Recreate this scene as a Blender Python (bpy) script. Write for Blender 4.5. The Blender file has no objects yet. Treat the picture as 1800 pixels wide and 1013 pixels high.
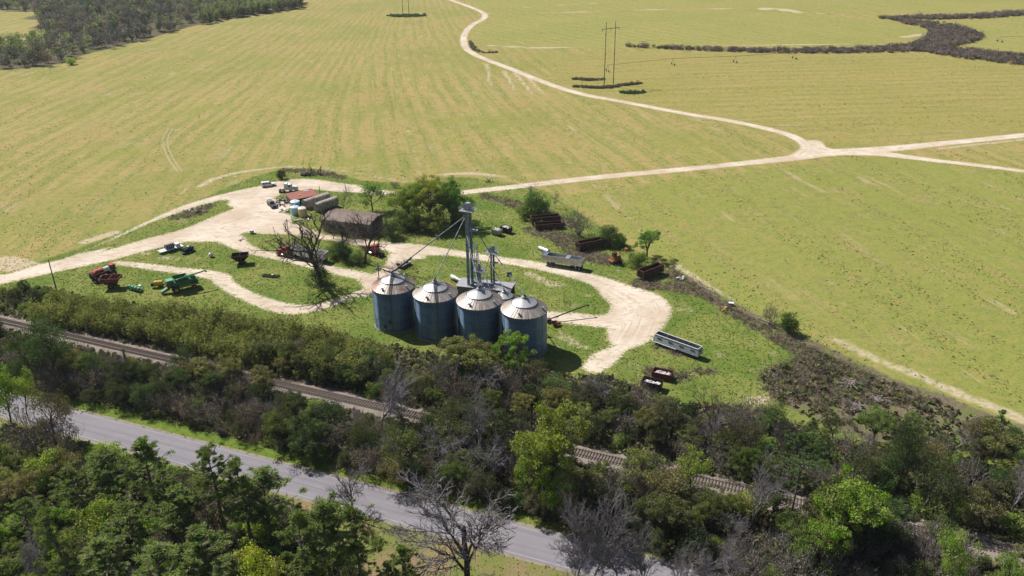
import bpy, math, random
import numpy as np
from mathutils import Vector, Matrix
R=math.radians
col=bpy.context.scene.collection
sc=bpy.context.scene
# ---------------------------------------------------------------- camera model (survey of the place from the photograph)
F=1480.0; PITCH=25.5; ROLL=-0.74; CAMH=100.0
M=np.array(Matrix.Rotation(R(90-PITCH),3,'X') @ Matrix.Rotation(R(ROLL),3,'Z'))
C0=np.array([0,0,CAMH])
def G(px,py,z=0.0):
    d=M@np.array([(px-900)/F,-(py-506.5)/F,-1.0])
    t=(z-CAMH)/d[2]
    p=C0+d*t
    return float(p[0]),float(p[1])
def Gs(pts,z=0.0): return np.array([G(a,b,z) for a,b in pts])
def PX(x,y,z):
    v=M.T@(np.array([x,y,z])-C0)
    return 900+F*v[0]/-v[2], 506.5-F*v[1]/-v[2]
def PXa(P):
    v=(P-C0)@M
    return 900+F*v[:,0]/-v[:,2], 506.5-F*v[:,1]/-v[:,2]
def height_at(px,py,ytop):
    x,y=G(px,py); lo,hi=0.0,60.0
    for _ in range(30):
        m=(lo+hi)/2
        if PX(x,y,m)[1]>ytop: lo=m
        else: hi=m
    return lo
def pxm(px,py):                     # photo pixels per metre, sideways, at a ground point
    x,y=G(px,py); return PX(x+1,y,0)[0]-PX(x,y,0)[0]
# ---------------------------------------------------------------- nodes
class N:
    def __init__(s,name):
        s.m=bpy.data.materials.new(name); s.m.use_nodes=True; s.t=s.m.node_tree; s.t.nodes.clear()
        s.out=s.t.nodes.new('ShaderNodeOutputMaterial')
    def n(s,typ,**k):
        nd=s.t.nodes.new(typ)
        for a,b in k.items(): setattr(nd,a,b)
        return nd
    def set(s,sock,v):
        if v is None: return
        if hasattr(v,'is_output') or isinstance(v,bpy.types.NodeSocket): s.t.links.new(v,sock)
        else:
            if isinstance(v,(tuple,list)) and len(v)==3 and sock.type=='RGBA': v=(*v,1)
            sock.default_value=v
    def attr(s,name,out='Fac'): return s.n('ShaderNodeAttribute',attribute_name=name).outputs[out]
    def pos(s): return s.n('ShaderNodeNewGeometry').outputs['Position']
    def obj(s): return s.n('ShaderNodeTexCoord').outputs['Object']
    def math(s,op,a,b=None,c=None,clamp=False):
        nd=s.n('ShaderNodeMath',operation=op,use_clamp=clamp); s.set(nd.inputs[0],a); s.set(nd.inputs[1],b)
        if c is not None: s.set(nd.inputs[2],c)
        return nd.outputs[0]
    def vmul(s,v,xyz):
        nd=s.n('ShaderNodeVectorMath',operation='MULTIPLY'); s.set(nd.inputs[0],v); nd.inputs[1].default_value=xyz; return nd.outputs[0]
    def noise(s,vec,scale,detail=3,rough=.55,dist=0):
        nd=s.n('ShaderNodeTexNoise'); s.set(nd.inputs['Vector'],vec); nd.inputs['Scale'].default_value=scale
        nd.inputs['Detail'].default_value=detail; nd.inputs['Roughness'].default_value=rough; nd.inputs['Distortion'].default_value=dist
        return nd.outputs['Fac']
    def mr(s,v,a,b,c=0.0,d=1.0,smooth=True):
        nd=s.n('ShaderNodeMapRange',interpolation_type='SMOOTHSTEP' if smooth else 'LINEAR')
        s.set(nd.inputs[0],v)
        for i,x in enumerate((a,b,c,d)): nd.inputs[i+1].default_value=x
        return nd.outputs[0]
    def mix(s,f,a,b,mode='MIX'):
        nd=s.n('ShaderNodeMix',data_type='RGBA',blend_type=mode); s.set(nd.inputs[0],f); s.set(nd.inputs[6],a); s.set(nd.inputs[7],b)
        return nd.outputs[2]
    def bump(s,h,strength,dist):
        nd=s.n('ShaderNodeBump'); nd.inputs['Strength'].default_value=strength; nd.inputs['Distance'].default_value=dist
        s.set(nd.inputs['Height'],h); return nd.outputs[0]
    def principled(s,base,rough=.8,metal=0,normal=None,spec=.3):
        nd=s.n('ShaderNodeBsdfPrincipled'); s.set(nd.inputs['Base Color'],base); s.set(nd.inputs['Roughness'],rough)
        s.set(nd.inputs['Metallic'],metal); nd.inputs['Specular IOR Level'].default_value=spec
        if normal is not None: s.t.links.new(normal,nd.inputs['Normal'])
        s.t.links.new(nd.outputs[0],s.out.inputs['Surface']); return s.m
MC={}
def paint(name,c,rough=.5,metal=0,dirt=.35,dcol=(.16,.11,.07),scale=1.2,spec=.4):
    """weathered painted or bare surface: base colour, grime and wear by noise"""
    if name in MC: return MC[name]
    a=N(name); p=a.obj()
    n1=a.noise(p,scale,6,.65); n2=a.noise(p,scale*7,3,.6)
    f=a.math('MULTIPLY',a.mr(n1,.42,.72),dirt*1.3,clamp=True)
    c2=a.mix(f,c,dcol)
    c3=a.mix(a.mr(n2,.3,.8,0,.35),c2,tuple(x*.6 for x in c))
    r=a.mr(n1,.3,.7,rough,min(1,rough+.25))
    MC[name]=a.principled(c3,r,metal,a.bump(n2,.15,.02),spec); return MC[name]
# ---------------------------------------------------------------- mesh builder
def mesh_np(name,V,Fq,tint=None,extra=None,smooth=False):
    """V (n,3), Fq (m,k) index array with k corners"""
    me=bpy.data.meshes.new(name); V=np.asarray(V,dtype=np.float32); Fq=np.asarray(Fq,dtype=np.int32)
    me.vertices.add(len(V)); me.vertices.foreach_set('co',V.ravel())
    k=Fq.shape[1]; me.loops.add(Fq.size); me.loops.foreach_set('vertex_index',Fq.ravel())
    me.polygons.add(len(Fq)); me.polygons.foreach_set('loop_start',np.arange(0,Fq.size,k,dtype=np.int32))
    if smooth: me.polygons.foreach_set('use_smooth',np.ones(len(Fq),dtype=bool))
    if tint is not None: extra=dict(extra or {},tint=tint)
    for kx,vals in (extra or {}).items():
        vals=np.asarray(vals,dtype=np.float32)
        if vals.ndim==1:
            me.attributes.new(kx,'FLOAT','POINT').data.foreach_set('value',vals)
        else:
            me.attributes.new(kx,'FLOAT_VECTOR','POINT').data.foreach_set('vector',vals.ravel())
    me.update(calc_edges=True); me.validate(); return me
class MB:
    def __init__(s): s.v=[]; s.f=[]
    def add(s,vs,fs):
        o=len(s.v); s.v+= [tuple(v) for v in vs]; s.f+=[tuple(i+o for i in f) for f in fs]; return s
    def box(s,cx,cy,cz,sx,sy,sz,rz=0,ry=0,rx=0,top=(1,1)):
        """centre of the base at cx,cy,cz"""
        m=Matrix.Translation((cx,cy,cz))@Matrix.Rotation(rz,4,'Z')@Matrix.Rotation(ry,4,'Y')@Matrix.Rotation(rx,4,'X')
        vs=[]
        for z,t in ((0,(1,1)),(sz,top)):
            for a,b in ((-1,-1),(1,-1),(1,1),(-1,1)): vs.append(m@Vector((a*sx/2*t[0],b*sy/2*t[1],z)))
        return s.add(vs,[(3,2,1,0),(4,5,6,7),(0,1,5,4),(1,2,6,5),(2,3,7,6),(3,0,4,7)])
    def prism(s,prof,y0,y1,axis='y',sh=0):
        """profile (x,z) extruded in y (or profile (y,z) extruded in x)"""
        n=len(prof); vs=[]
        for y in (y0,y1):
            for a,b in prof: vs.append((a,y,b) if axis=='y' else (y,a,b))
        fs=[tuple(range(n)),tuple(range(2*n-1,n-1,-1))]
        for i in range(n): j=(i+1)%n; fs.append((i,i+n,j+n,j))
        return s.add(vs,fs)
    def cyl(s,p0,p1,r0,r1=None,n=10,caps=True):
        r1=r0 if r1 is None else r1; p0=Vector(p0);p1=Vector(p1); d=(p1-p0).normalized()
        a=d.orthogonal().normalized(); b=d.cross(a); vs=[]
        for p,r in ((p0,r0),(p1,r1)):
            for i in range(n):
                t=2*math.pi*i/n; vs.append(p+a*r*math.cos(t)+b*r*math.sin(t))
        fs=[(i,(i+1)%n,(i+1)%n+n,i+n) for i in range(n)]
        if caps: fs+= [tuple(range(n-1,-1,-1)),tuple(range(n,2*n))]
        return s.add(vs,fs)
    def path(s,pts,r,n=6):
        for a,b in zip(pts[:-1],pts[1:]): s.cyl(a,b,r,r,n)
        return s
    def lathe(s,prof,n=32,c=(0,0),a0=0,a1=2*math.pi):
        """(r,z) profile spun round z"""
        full=abs(a1-a0-2*math.pi)<1e-6; m=n if full else n+1; vs=[]
        for r,z in prof:
            for i in range(m):
                t=a0+(a1-a0)*i/n; vs.append((c[0]+r*math.cos(t),c[1]+r*math.sin(t),z))
        fs=[]
        for k in range(len(prof)-1):
            for i in range(n):
                j=(i+1)%m; fs.append((k*m+i,k*m+j,(k+1)*m+j,(k+1)*m+i))
        return s.add(vs,fs)
    def hopper(s,x0,x1,y0,y1,z0,X0,X1,Y0,Y1,Z1,t=.08,floor=True,outer=True):
        """open topped tapering tub with wall thickness"""
        b=[(x0,y0,z0),(x1,y0,z0),(x1,y1,z0),(x0,y1,z0)]; u=[(X0,Y0,Z1),(X1,Y0,Z1),(X1,Y1,Z1),(X0,Y1,Z1)]
        bi=[(x0+t,y0+t,z0+t),(x1-t,y0+t,z0+t),(x1-t,y1-t,z0+t),(x0+t,y1-t,z0+t)]
        ui=[(X0+t,Y0+t,Z1),(X1-t,Y0+t,Z1),(X1-t,Y1-t,Z1),(X0+t,Y1-t,Z1)]
        fs=[(3,2,1,0),(8,9,10,11)]
        for i in range(4):
            j=(i+1)%4; fs+=[(i,j,j+4,i+4),(i+8,i+12,j+12,j+8),(i+4,j+4,j+12,i+12)]
        return s.add(b+u+bi+ui,fs)
    def wheel(s,x,y,r,w,z=None):
        z=r if z is None else z
        return s.cyl((x,y-w/2,z),(x,y+w/2,z),r,r,18)
    def sphere(s,c,r,n=12,m=8,sz=1):
        prof=[(max(1e-3,r*math.sin(math.pi*i/m)),c[2]-r*sz*math.cos(math.pi*i/m)) for i in range(m+1)]
        return s.lathe(prof,n,(c[0],c[1]))
    def build(s,name,mat,parent=None,color=None,label=None,smooth=False):
        me=bpy.data.meshes.new(name); me.from_pydata(s.v,[],s.f); me.validate(); me.update()
        if smooth:
            for p in me.polygons: p.use_smooth=True
        me.materials.append(mat)
        o=bpy.data.objects.new(name,me); col.objects.link(o)
        if parent is not None: o.parent=parent
        if color: o.color=(*color,1)
        if label: o['label']=label
        return o
def tag(o,label=None,cat=None,group=None,kind=None):
    if label: o['label']=label
    if cat: o['category']=cat
    if group: o['group']=group
    if kind: o['kind']=kind
    return o
def thing(name,label,cat,loc=(0,0,0),rz=0,group=None):
    o=bpy.data.objects.new(name,None); col.objects.link(o); o.empty_display_size=.5
    o.location=loc if len(loc)==3 else (*loc,0); o.rotation_euler=(0,0,rz); return tag(o,label,cat,group)
def copy_tree(o,parent=None):
    c=o.copy(); col.objects.link(c); c.parent=parent
    for ch in list(o.children): copy_tree(ch,c)
    return c
def between(a,b,z=0):
    """middle, heading and length of a thing lying from photo point a to photo point b"""
    p=Gs([a,b],z); d=p[1]-p[0]; return (float(p.mean(0)[0]),float(p.mean(0)[1])),math.atan2(d[1],d[0]),float(np.hypot(*d))
# ---------------------------------------------------------------- 2-D fields
def seg_dist(P,A,B):
    d=B-A; L=max(1e-9,float(d@d)); t=np.clip(((P-A)@d)/L,0,1); q=P-(A+t[:,None]*d); return np.hypot(q[:,0],q[:,1])
def sdf_poly(P,poly):
    """metres, positive inside"""
    poly=np.asarray(poly); n=len(poly); D=np.full(len(P),1e9); ins=np.zeros(len(P),bool)
    for i in range(n):
        A=poly[i];B=poly[(i+1)%n]; D=np.minimum(D,seg_dist(P,A,B))
        c=(A[1]>P[:,1])!=(B[1]>P[:,1])
        with np.errstate(divide='ignore',invalid='ignore'):
            xx=(B[0]-A[0])*(P[:,1]-A[1])/(B[1]-A[1]+1e-12)+A[0]
        ins^=c&(P[:,0]<xx)
    return np.where(ins,D,-D)
def catmull(pts,k=6):
    p=np.array(pts,float); 
    if len(p)<3: return p
    e=np.vstack([2*p[0]-p[1],p,2*p[-1]-p[-2]]); out=[]
    for i in range(1,len(e)-2):
        for j in range(k):
            t=j/k; a,b,c,d=e[i-1],e[i],e[i+1],e[i+2]
            out.append(.5*((2*b)+(-a+c)*t+(2*a-5*b+4*c-d)*t*t+(-a+3*b-3*c+d)*t**3))
    out.append(p[-1]); return np.array(out)
def sdf_stroke(P,pts,w):
    """pts: world polyline, w: half widths (scalar or per point)"""
    D=np.full(len(P),-1e9); w=np.broadcast_to(np.asarray(w,float),(len(pts),))
    for i in range(len(pts)-1):
        A=pts[i];B=pts[i+1]; m=max(w[i],w[i+1])+12
        lo=np.minimum(A,B)-m; hi=np.maximum(A,B)+m
        k=np.where((P[:,0]>lo[0])&(P[:,0]<hi[0])&(P[:,1]>lo[1])&(P[:,1]<hi[1]))[0]
        if len(k)==0: continue
        Q=P[k]; d=B-A; L=max(1e-9,float(d@d)); t=np.clip(((Q-A)@d)/L,0,1); q=Q-(A+t[:,None]*d)
        D[k]=np.maximum(D[k],w[i]*(1-t)+w[i+1]*t-np.hypot(q[:,0],q[:,1]))
    return D
def stroke(px,w):                      # photo points -> smooth world polyline, half widths
    p=Gs(px); w=np.broadcast_to(np.asarray(w,float),(len(p),))
    a=catmull(np.column_stack([p,w]),5); return a[:,:2],np.maximum(a[:,2],.3)
# ================================================================ GROUND ZONES (photo survey points -> metres on the ground)
LOT=Gs([(-60,500),(0,482),(60,462),(130,440),(300,372),(380,338),(440,312),(500,296),(560,297),(640,318),(720,322),(780,312),(830,312),(900,322),(960,335),(1000,362),(1060,400),(1110,440),(1180,470),(1290,540),(1400,598),(1560,668),(1700,722),(1850,780),(1850,1180),(-60,1180)])
WOOD=Gs([(-80,530),(0,520),(70,505),(200,535),(400,552),(520,575),(650,602),(760,625),(950,648),(1010,668),(1060,662),(1140,690),(1200,712),(1330,722),(1450,768),(1560,800),(1650,800),(1850,850),(1850,1200),(1190,1200),(1190,985),(950,905),(500,790),(60,680),(-80,650)])
HOLE_=Gs([(-200,14),(0,18),(62,22),(76,52),(60,70),(0,78),(-200,82)])
WOOD3=Gs([(-420,150),(0,124),(60,120),(110,112),(150,96),(250,72),(330,48),(400,34),(470,24),(530,16),(535,4),(500,-8),(300,-40),(-300,-40)])
WOOD2=Gs([(-80,745),(60,755),(140,775),(330,835),(480,880),(560,910),(640,1013),(640,1300),(-80,1300)])
LAWN=Gs([(480,868),(600,893),(790,948),(1027,1013),(1100,1040),(1000,1200),(600,1200),(560,950)])
BRUSH=Gs([(1335,660),(1400,628),(1440,622),(1500,650),(1600,690),(1700,728),(1850,790),(1850,820),(1700,790),(1660,800),(1560,780),(1440,745),(1380,712),(1350,690)])
BRUSH_ST=[([(1180,478),(1215,500),(1250,520),(1295,545)],[2.4,3.0,2.8,3.0]),([(1290,545),(1350,578),(1400,603),(1470,640),(1560,683),(1640,705),(1720,740),(1820,775)],[3,3.3,4,5,5,4,4,4]),
 ([(500,300),(560,303),(600,312)],[1.5,2,1.5]),([(300,385),(340,375),(370,362)],[1,3,1.5]),([(930,405),(990,420),(1030,448),(1080,462)],[2,4,4,2]),([(600,395),(660,440)],[3,2]),([(850,345),(940,370),(1000,395)],[2,3,3]),([(1130,500),(1180,505),(1240,520)],[3,2,2]),
 ([(1160,612),(1200,622)],[1.2,1.5]),([(1226,652),(1250,653)],[.8,.8]),([(1150,655),(1195,662)],[2,2]),([(540,600),(640,625)],[2,2])]
BARE_ST=[([(1190,468),(1235,497),(1300,540)],[1.2,1.3,.8]),([(1290,540),(1340,563)],[.6,.8]),([(1450,590),(1530,628),(1600,655),(1680,690),(1760,722),(1830,750)],[.5,1.0,1.2,1.5,1.7,1.7]),([(1485,600),(1560,640)],[.7,.7]),
 ([(350,328),(385,312),(440,300),(520,293),(600,300),(700,318)],[1.2,1.4,.9,.6,.5,.5]),([(770,308),(830,305),(890,311)],[.8,1.6,.8]),([(0,462),(40,468),(90,476)],[5,4,2]),([(150,425),(200,410)],[2,2]),
 
 ([(856,113),(862,150)],[1,.8]),([(885,125),(905,158)],[1.2,.8]),([(905,128),(935,165)],[1.2,.8]),([(925,133),(955,165)],[1,.7]),
 ([(860,263),(960,260),(1100,250)],[0,0,0]),([(600,395),(600,396)],[.1,.1]),([(1585,66),(1625,60)],[3,3]),([(860,80),(940,84),(1040,82),(1200,80),(1500,78)],[2,3,2,2,1.5]),
 ([(856,24),(1000,22),(1200,16),(1340,17),(1410,22),(1560,30)],[1.5,2,2,2,2,1]),([(1330,14),(1380,17),(1405,23)],[3,5,3]),([(900,14),(1060,5)],[1.5,1.5]),([(1740,-4),(1800,6)],[3,3]),([(1780,95),(1800,95)],[4,4]),
 ([(1030,610),(1000,600),(985,585)],[.8,1.2,.6]),([(1325,704),(1348,704)],[1.6,1.6]),([(1350,684),(1358,684)],[1.0,1.0]),([(930,480),(970,500),(990,498)],[1,1.2,.8]),([(282,453),(310,455)],[.8,1]),([(245,445),(262,447)],[.5,.7]),([(1195,545),(1220,548)],[.4,.4]),
 ([(1650,262),(1720,254),(1800,246)],[1,1,1]),([(0,69),(60,70)],[5,5])]
DIRT_ST=[([(780,-12),(793,0),(820,10),(848,22),(851,32),(832,43),(819,56),(815,72),(822,88),(850,103),(900,122),(960,146),(1020,165),(1100,180),(1200,199),(1290,214),(1370,232),(1405,246),(1418,260),(1402,274)],2.4),
 ([(690,341),(760,345),(835,336),(900,329),(960,322),(1060,311),(1200,298),(1300,288),(1400,277),(1440,270),(1560,262),(1680,250),(1830,235)],[2.0,2.0,2.1,2.3,2.4,2.4,2.4,2.5,3.4,4.4,3.6,2.8,2.8]),
 ([(1440,268),(1540,270),(1640,282),(1720,291),(1830,305)],[4,3.5,2.2,2,1.8]),([(1432,250),(1440,262),(1480,267)],[3,4,2]),
 ([(690,341),(640,335),(600,331),(560,325),(520,322),(480,328)],[2.2,2.6,4,5,5,5]),
 ([(470,332),(400,345),(330,365),(260,395),(190,430),(130,456),(60,478)],[5,3.4,2.8,2.4,2.4,3,3]),
 ([(-60,500),(20,488),(90,470),(180,452),(260,430),(340,410),(410,388),(470,365)],[4,3.5,4.5,4.2,5,6,9,9]),
 ([(405,420),(440,440),(520,458),(590,476),(640,487),(655,503)],[4,2.2,2.1,2.1,2.4,2.6]),
 ([(205,462),(240,466),(300,474),(350,480),(385,487),(402,503),(450,527),(505,543),(560,540),(610,524),(650,510)],[1.2,1.5,1.8,2.2,2.6,2.2,2.4,2.8,2.0,1.2,2]),
 ([(510,402),(560,415),(620,425),(690,434),(740,440),(790,444),(850,453),(920,463),(980,475),(1050,494),(1100,520),(1130,545)],[4,1.9,1.8,3.5,4,2.2,2.1,2.3,2.4,3.2,5.5,7]),
 ([(1090,515),(1125,535),(1120,560),(1105,590),(1088,612),(1065,628),(1045,645)],[5.5,7.5,7.5,5.2,1.8,3.0,2.6]),
 ([(962,556),(1010,560),(1060,565),(1110,560)],[2.5,3.0,3.2,5]),([(700,440),(690,470),(655,495)],[2.2,2.5,3]),([(700,450),(740,452)],[2.5,1.5]),([(655,500),(690,480),(640,520)],[2,2,1])]
YARD=Gs([(385,352),(440,334),(480,322),(560,318),(640,327),(560,333),(500,338),(478,350),(490,372),(515,380),(510,402),(530,412),(470,412),(430,408),(400,425),(330,425),(300,420),(400,388),(412,366)])
ISLE=Gs([(132,448),(200,420),(262,392),(330,368),(385,352),(404,352),(398,364),(360,380),(290,402),(210,432)])
GREEN=Gs([(828,56),(850,40),(870,27),(1000,24),(1200,18),(1400,22),(1560,38),(1640,62),(1560,76),(1100,82),(900,84),(840,75)])
GREEN2=Gs([(1620,45),(1850,20),(1850,96),(1740,92),(1690,80)])
GREEN3=Gs([(800,-12),(1900,-12),(1900,16),(1640,22),(1400,20),(1200,14),(860,22)])
GREEN4=Gs([(985,345),(1130,325),(1440,285),(1560,275),(1900,310),(1900,800),(1560,668),(1400,598),(1290,540),(1180,470),(1100,410)])
TAN=Gs([(1000,100),(1100,92),(1560,96),(1850,118),(1850,232),(1440,255),(1400,235),(1280,208),(1100,176),(960,140)])
VERGE=[([(40,685),(140,712),(260,745),(400,783),(520,815),(560,822)],2.3),([(600,845),(720,868),(900,915)],2.2),([(135,778),(250,808),(340,833)],1.6)]
VD=np.array([math.cos(R(-22)),math.sin(R(-22))]); VN=np.array([-VD[1],VD[0]])
def clipd(d): return np.clip(d,-6,6)
def maxst(P,L):
    D=np.full(len(P),-1e9)
    for px,w in L:
        a,ww=stroke(px,w)
        if np.max(ww)<.35: continue
        D=np.maximum(D,sdf_stroke(P,a,ww))
    return D
def zones(P):
    z={}
    lot=sdf_poly(P,LOT)
    z['a_lot']=clipd(lot)
    wood=np.maximum.reduce([sdf_poly(P,WOOD),sdf_poly(P,WOOD2),np.minimum(sdf_poly(P,WOOD3),-sdf_poly(P,HOLE_))]); z['a_wood']=clipd(wood)
    z['a_lawn']=clipd(np.maximum(sdf_poly(P,LAWN),-1e3)); z['a_verge']=clipd(maxst(P,VERGE))
    z['a_brush']=clipd(np.maximum(sdf_poly(P,BRUSH),maxst(P,BRUSH_ST)))
    z['a_bare']=clipd(maxst(P,BARE_ST))
    g=np.maximum.reduce([sdf_poly(P,q) for q in (GREEN,GREEN2,GREEN3)]); z['a_green']=clipd(g)
    cd=np.full(len(P),1e3)
    for px_,w_ in DIRT_ST:
        a_,ww_=stroke(px_,w_); cd=np.minimum(cd,np.abs(sdf_stroke(P,a_,np.zeros(len(a_)))))
    z['a_cl']=np.clip(cd,0,14)
    z['a_green4']=clipd(sdf_poly(P,GREEN4)); z['a_tan']=clipd(sdf_poly(P,TAN)/3)
    d=np.maximum(maxst(P,DIRT_ST),sdf_poly(P,YARD)); d=np.minimum(d,-sdf_poly(P,ISLE)); z['a_dirt']=clipd(d)
    x,y=P[:,0],P[:,1]
    t=np.interp(x,[-400,-200,-147,-86,29,94,200,400],[.05,.04,-.0,-.17,-.29,-.25,-.25,-.25])
    u=x-(y-300)*t
    u4=x+(y-300)*.235                                     # the field right of the road: parallel rows
    u=np.where(z['a_green4']>0,u4,u)
    # far fields right: rows run across
    far=np.maximum(z['a_tan'],-9)>0
    vx=y.copy()
    u2=y-.05*x; 
    u=np.where(far,u2,u); vx=np.where(far,x,vx)
    up=(z['a_green']>0)
    u=np.where(up,x*.8+y*.6,u); vx=np.where(up,-x*.6+y*.8,vx)
    z['row']=np.column_stack([u,vx,np.zeros(len(P))])
    return z
def axis_lines(lo,hi,step,out_lo,out_hi,g=1.35):
    a=list(np.arange(lo,hi+.1,step)); s=step; p=lo; L=[]
    while p>out_lo: s*=g; p-=s; L.append(max(p,out_lo))
    s=step; p=a[-1]; U=[]
    while p<out_hi: s*=g; p+=s; U.append(min(p,out_hi))
    return np.array(L[::-1]+a+U)
def grid(xs,ys):
    X,Y=np.meshgrid(xs,ys); P=np.column_stack([X.ravel(),Y.ravel()]); nx,ny=len(xs),len(ys)
    i=np.arange(nx*ny).reshape(ny,nx); Fq=np.column_stack([i[:-1,:-1].ravel(),i[:-1,1:].ravel(),i[1:,1:].ravel(),i[1:,:-1].ravel()])
    return P,Fq
def ground_material():
    a=N('ground_cover'); p=a.pos(); row=a.attr('row','Vector')
    nz=a.noise(p,.35,4,.6); nzf=a.noise(p,1.6,3,.6)
    def mask(name,amp=3.0,w=.5,noise=None):
        d=a.attr(name); j=a.math('MULTIPLY',a.math('SUBTRACT',noise or nz,.5),amp)
        return a.mr(a.math('ADD',d,j),-w,w)
    big=a.noise(p,.012,4,.6); mid=a.noise(p,.07,4,.65); fine=a.noise(p,.9,4,.7); vf=a.noise(p,4.5,2,.6)
    st=a.noise(a.vmul(row,(.28,.012,1)),1,4,.62); st2=a.noise(a.vmul(row,(1.4,.05,1)),1,3,.6)
    stt=a.math('ADD',a.math('MULTIPLY',st,.55),a.math('ADD',a.math('MULTIPLY',st2,.2),a.math('MULTIPLY',mid,.25)))
    TANC=(.365,.265,.12); YG=(.215,.222,.055); GR=(.10,.15,.028); PALE=(.47,.375,.25)
    sr=a.n('ShaderNodeSeparateXYZ'); a.t.links.new(row,sr.inputs[0])
    wob=a.noise(a.vmul(row,(.05,.02,1)),1,3,.6); ph=a.math('ADD',a.math('MULTIPLY',sr.outputs[0],.62),a.math('MULTIPLY',wob,9))
    wave=a.math('SINE',ph); ph2=a.math('ADD',a.math('MULTIPLY',sr.outputs[0],2.3),a.math('MULTIPLY',wob,14)); wave2=a.math('SINE',ph2)
    rowf=a.math('ADD',a.math('MULTIPLY',wave,a.mr(mid,.35,.6,.01,.08)),a.math('MULTIPLY',wave2,.02)); stt=a.math('ADD',stt,rowf)
    f=a.mix(a.mr(stt,.41,.59),TANC,YG)
    bg2=a.noise(p,.022,3,.6); f=a.mix(a.mr(big,.46,.60,0,.6),f,(.155,.195,.036)); f=a.mix(a.mr(bg2,.52,.66,0,.55),f,(.34,.235,.105)); f=a.mix(a.mr(bg2,.44,.34,0,.6),f,(.20,.235,.04)); f=a.mix(a.mr(mid,.52,.68,0,.65),f,(.40,.29,.15))
    # the greener fields
    f=a.mix(a.math('MULTIPLY',mask('a_green',8,6),.55),f,a.mix(a.mr(st2,.35,.65),(.21,.26,.055),(.28,.285,.075)))
    f=a.mix(a.math('MULTIPLY',mask('a_green4',4,2),a.mr(stt,.42,.58,.95,.15)),f,(.16,.225,.036))
    f=a.mix(a.math('MULTIPLY',mask('a_tan',3,4),a.mr(mid,.35,.65,.75,.35)),f,(.29,.235,.07))
    # green weeds and pale soil showing
    f=a.mix(a.mr(a.noise(p,1.7,2,.8),.36,.66,.0,.5),f,(.37,.31,.08)); weeds=a.mr(a.math('ADD',a.math('MULTIPLY',fine,.6),a.math('MULTIPLY',stt,.4)),.515,.60,0,.8)
    f=a.mix(weeds,f,GR); gn=a.noise(p,.33,5,.75); f=a.mix(a.mr(gn,.50,.60,0,.6),f,(.15,.195,.045)); f=a.mix(a.mr(gn,.47,.38,0,.45),f,(.33,.26,.075)); sp=a.noise(p,1.15,5,.85); f=a.mix(a.mr(sp,.56,.66,0,.7),f,(.11,.14,.035)); f=a.mix(a.mr(sp,.44,.34,0,.5),f,(.37,.295,.12))
    f=a.mix(a.mr(vf,.52,.72,0,.55),f,(.115,.145,.035)); f=a.mix(a.mr(a.noise(p,2.2,3,.7),.35,.6,.3,0),f,(.35,.28,.13))
    pale=a.math('MULTIPLY',a.mr(st,.54,.72,0,.55),a.mr(mid,.44,.62))
    f=a.mix(pale,f,PALE)
    # yard grass
    l1=a.mix(a.mr(mid,.38,.62),(.115,.17,.03),(.20,.215,.055))
    l1=a.mix(a.mr(fine,.46,.68,0,.7),l1,(.075,.12,.022))
    l1=a.mix(a.mr(vf,.5,.75,0,.45),l1,(.25,.26,.08))
    l1=a.mix(a.math('MULTIPLY',a.mr(a.noise(p,.16,4,.7),.57,.68),a.mr(vf,.35,.6,.3,.9)),l1,(.30,.25,.14))
    c=a.mix(mask('a_lot',5,1.2),f,l1)
    # pale bare soil
    c=a.mix(a.math('MULTIPLY',mask('a_bare',3.2,.9),a.mr(fine,.36,.56,.25,.95)),c,(.50,.41,.29))
    # woodland litter
    w1=a.mix(a.mr(fine,.35,.65),(.10,.078,.05),(.17,.135,.09)); w1=a.mix(a.mr(mid,.45,.62,0,.75),w1,(.09,.12,.035))
    w1=a.mix(a.mr(vf,.4,.7,0,.6),w1,(.035,.03,.02))
    c=a.mix(mask('a_wood',4,1.2),c,w1)
    # dead brush
    b1=a.mix(a.mr(fine,.35,.65),(.15,.115,.08),(.22,.18,.125)); b1=a.mix(a.mr(vf,.4,.65,0,.6),b1,(.08,.06,.042)); b1=a.mix(a.mr(a.noise(p,.2,5,.75),.47,.58,0,.85),b1,(.13,.165,.045))
    c=a.mix(mask('a_brush',3.2,.9),c,b1)
    # mown roadside
    v1=a.mix(a.mr(fine,.35,.65),(.10,.165,.022),(.15,.20,.035)); c=a.mix(mask('a_verge',1.6,.5),c,v1)
    s1=a.mix(a.mr(mid,.42,.58),(.27,.20,.11),(.17,.20,.05)); s1=a.mix(a.mr(vf,.4,.7,0,.6),s1,(.15,.12,.06)); c=a.mix(mask('a_lawn',2,.8),c,s1)
    # sandy dirt
    d1=a.mix(a.mr(mid,.35,.65),(.52,.43,.335),(.65,.57,.47))
    tr=a.noise(a.vmul(p,(.5,1.3,1)),.35,5,.7,1.5); d1=a.mix(a.mr(tr,.48,.68,0,.7),d1,(.36,.265,.18)); d1=a.mix(a.mr(a.noise(p,.045,3,.6),.5,.66,0,.45),d1,(.44,.32,.22))
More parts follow.
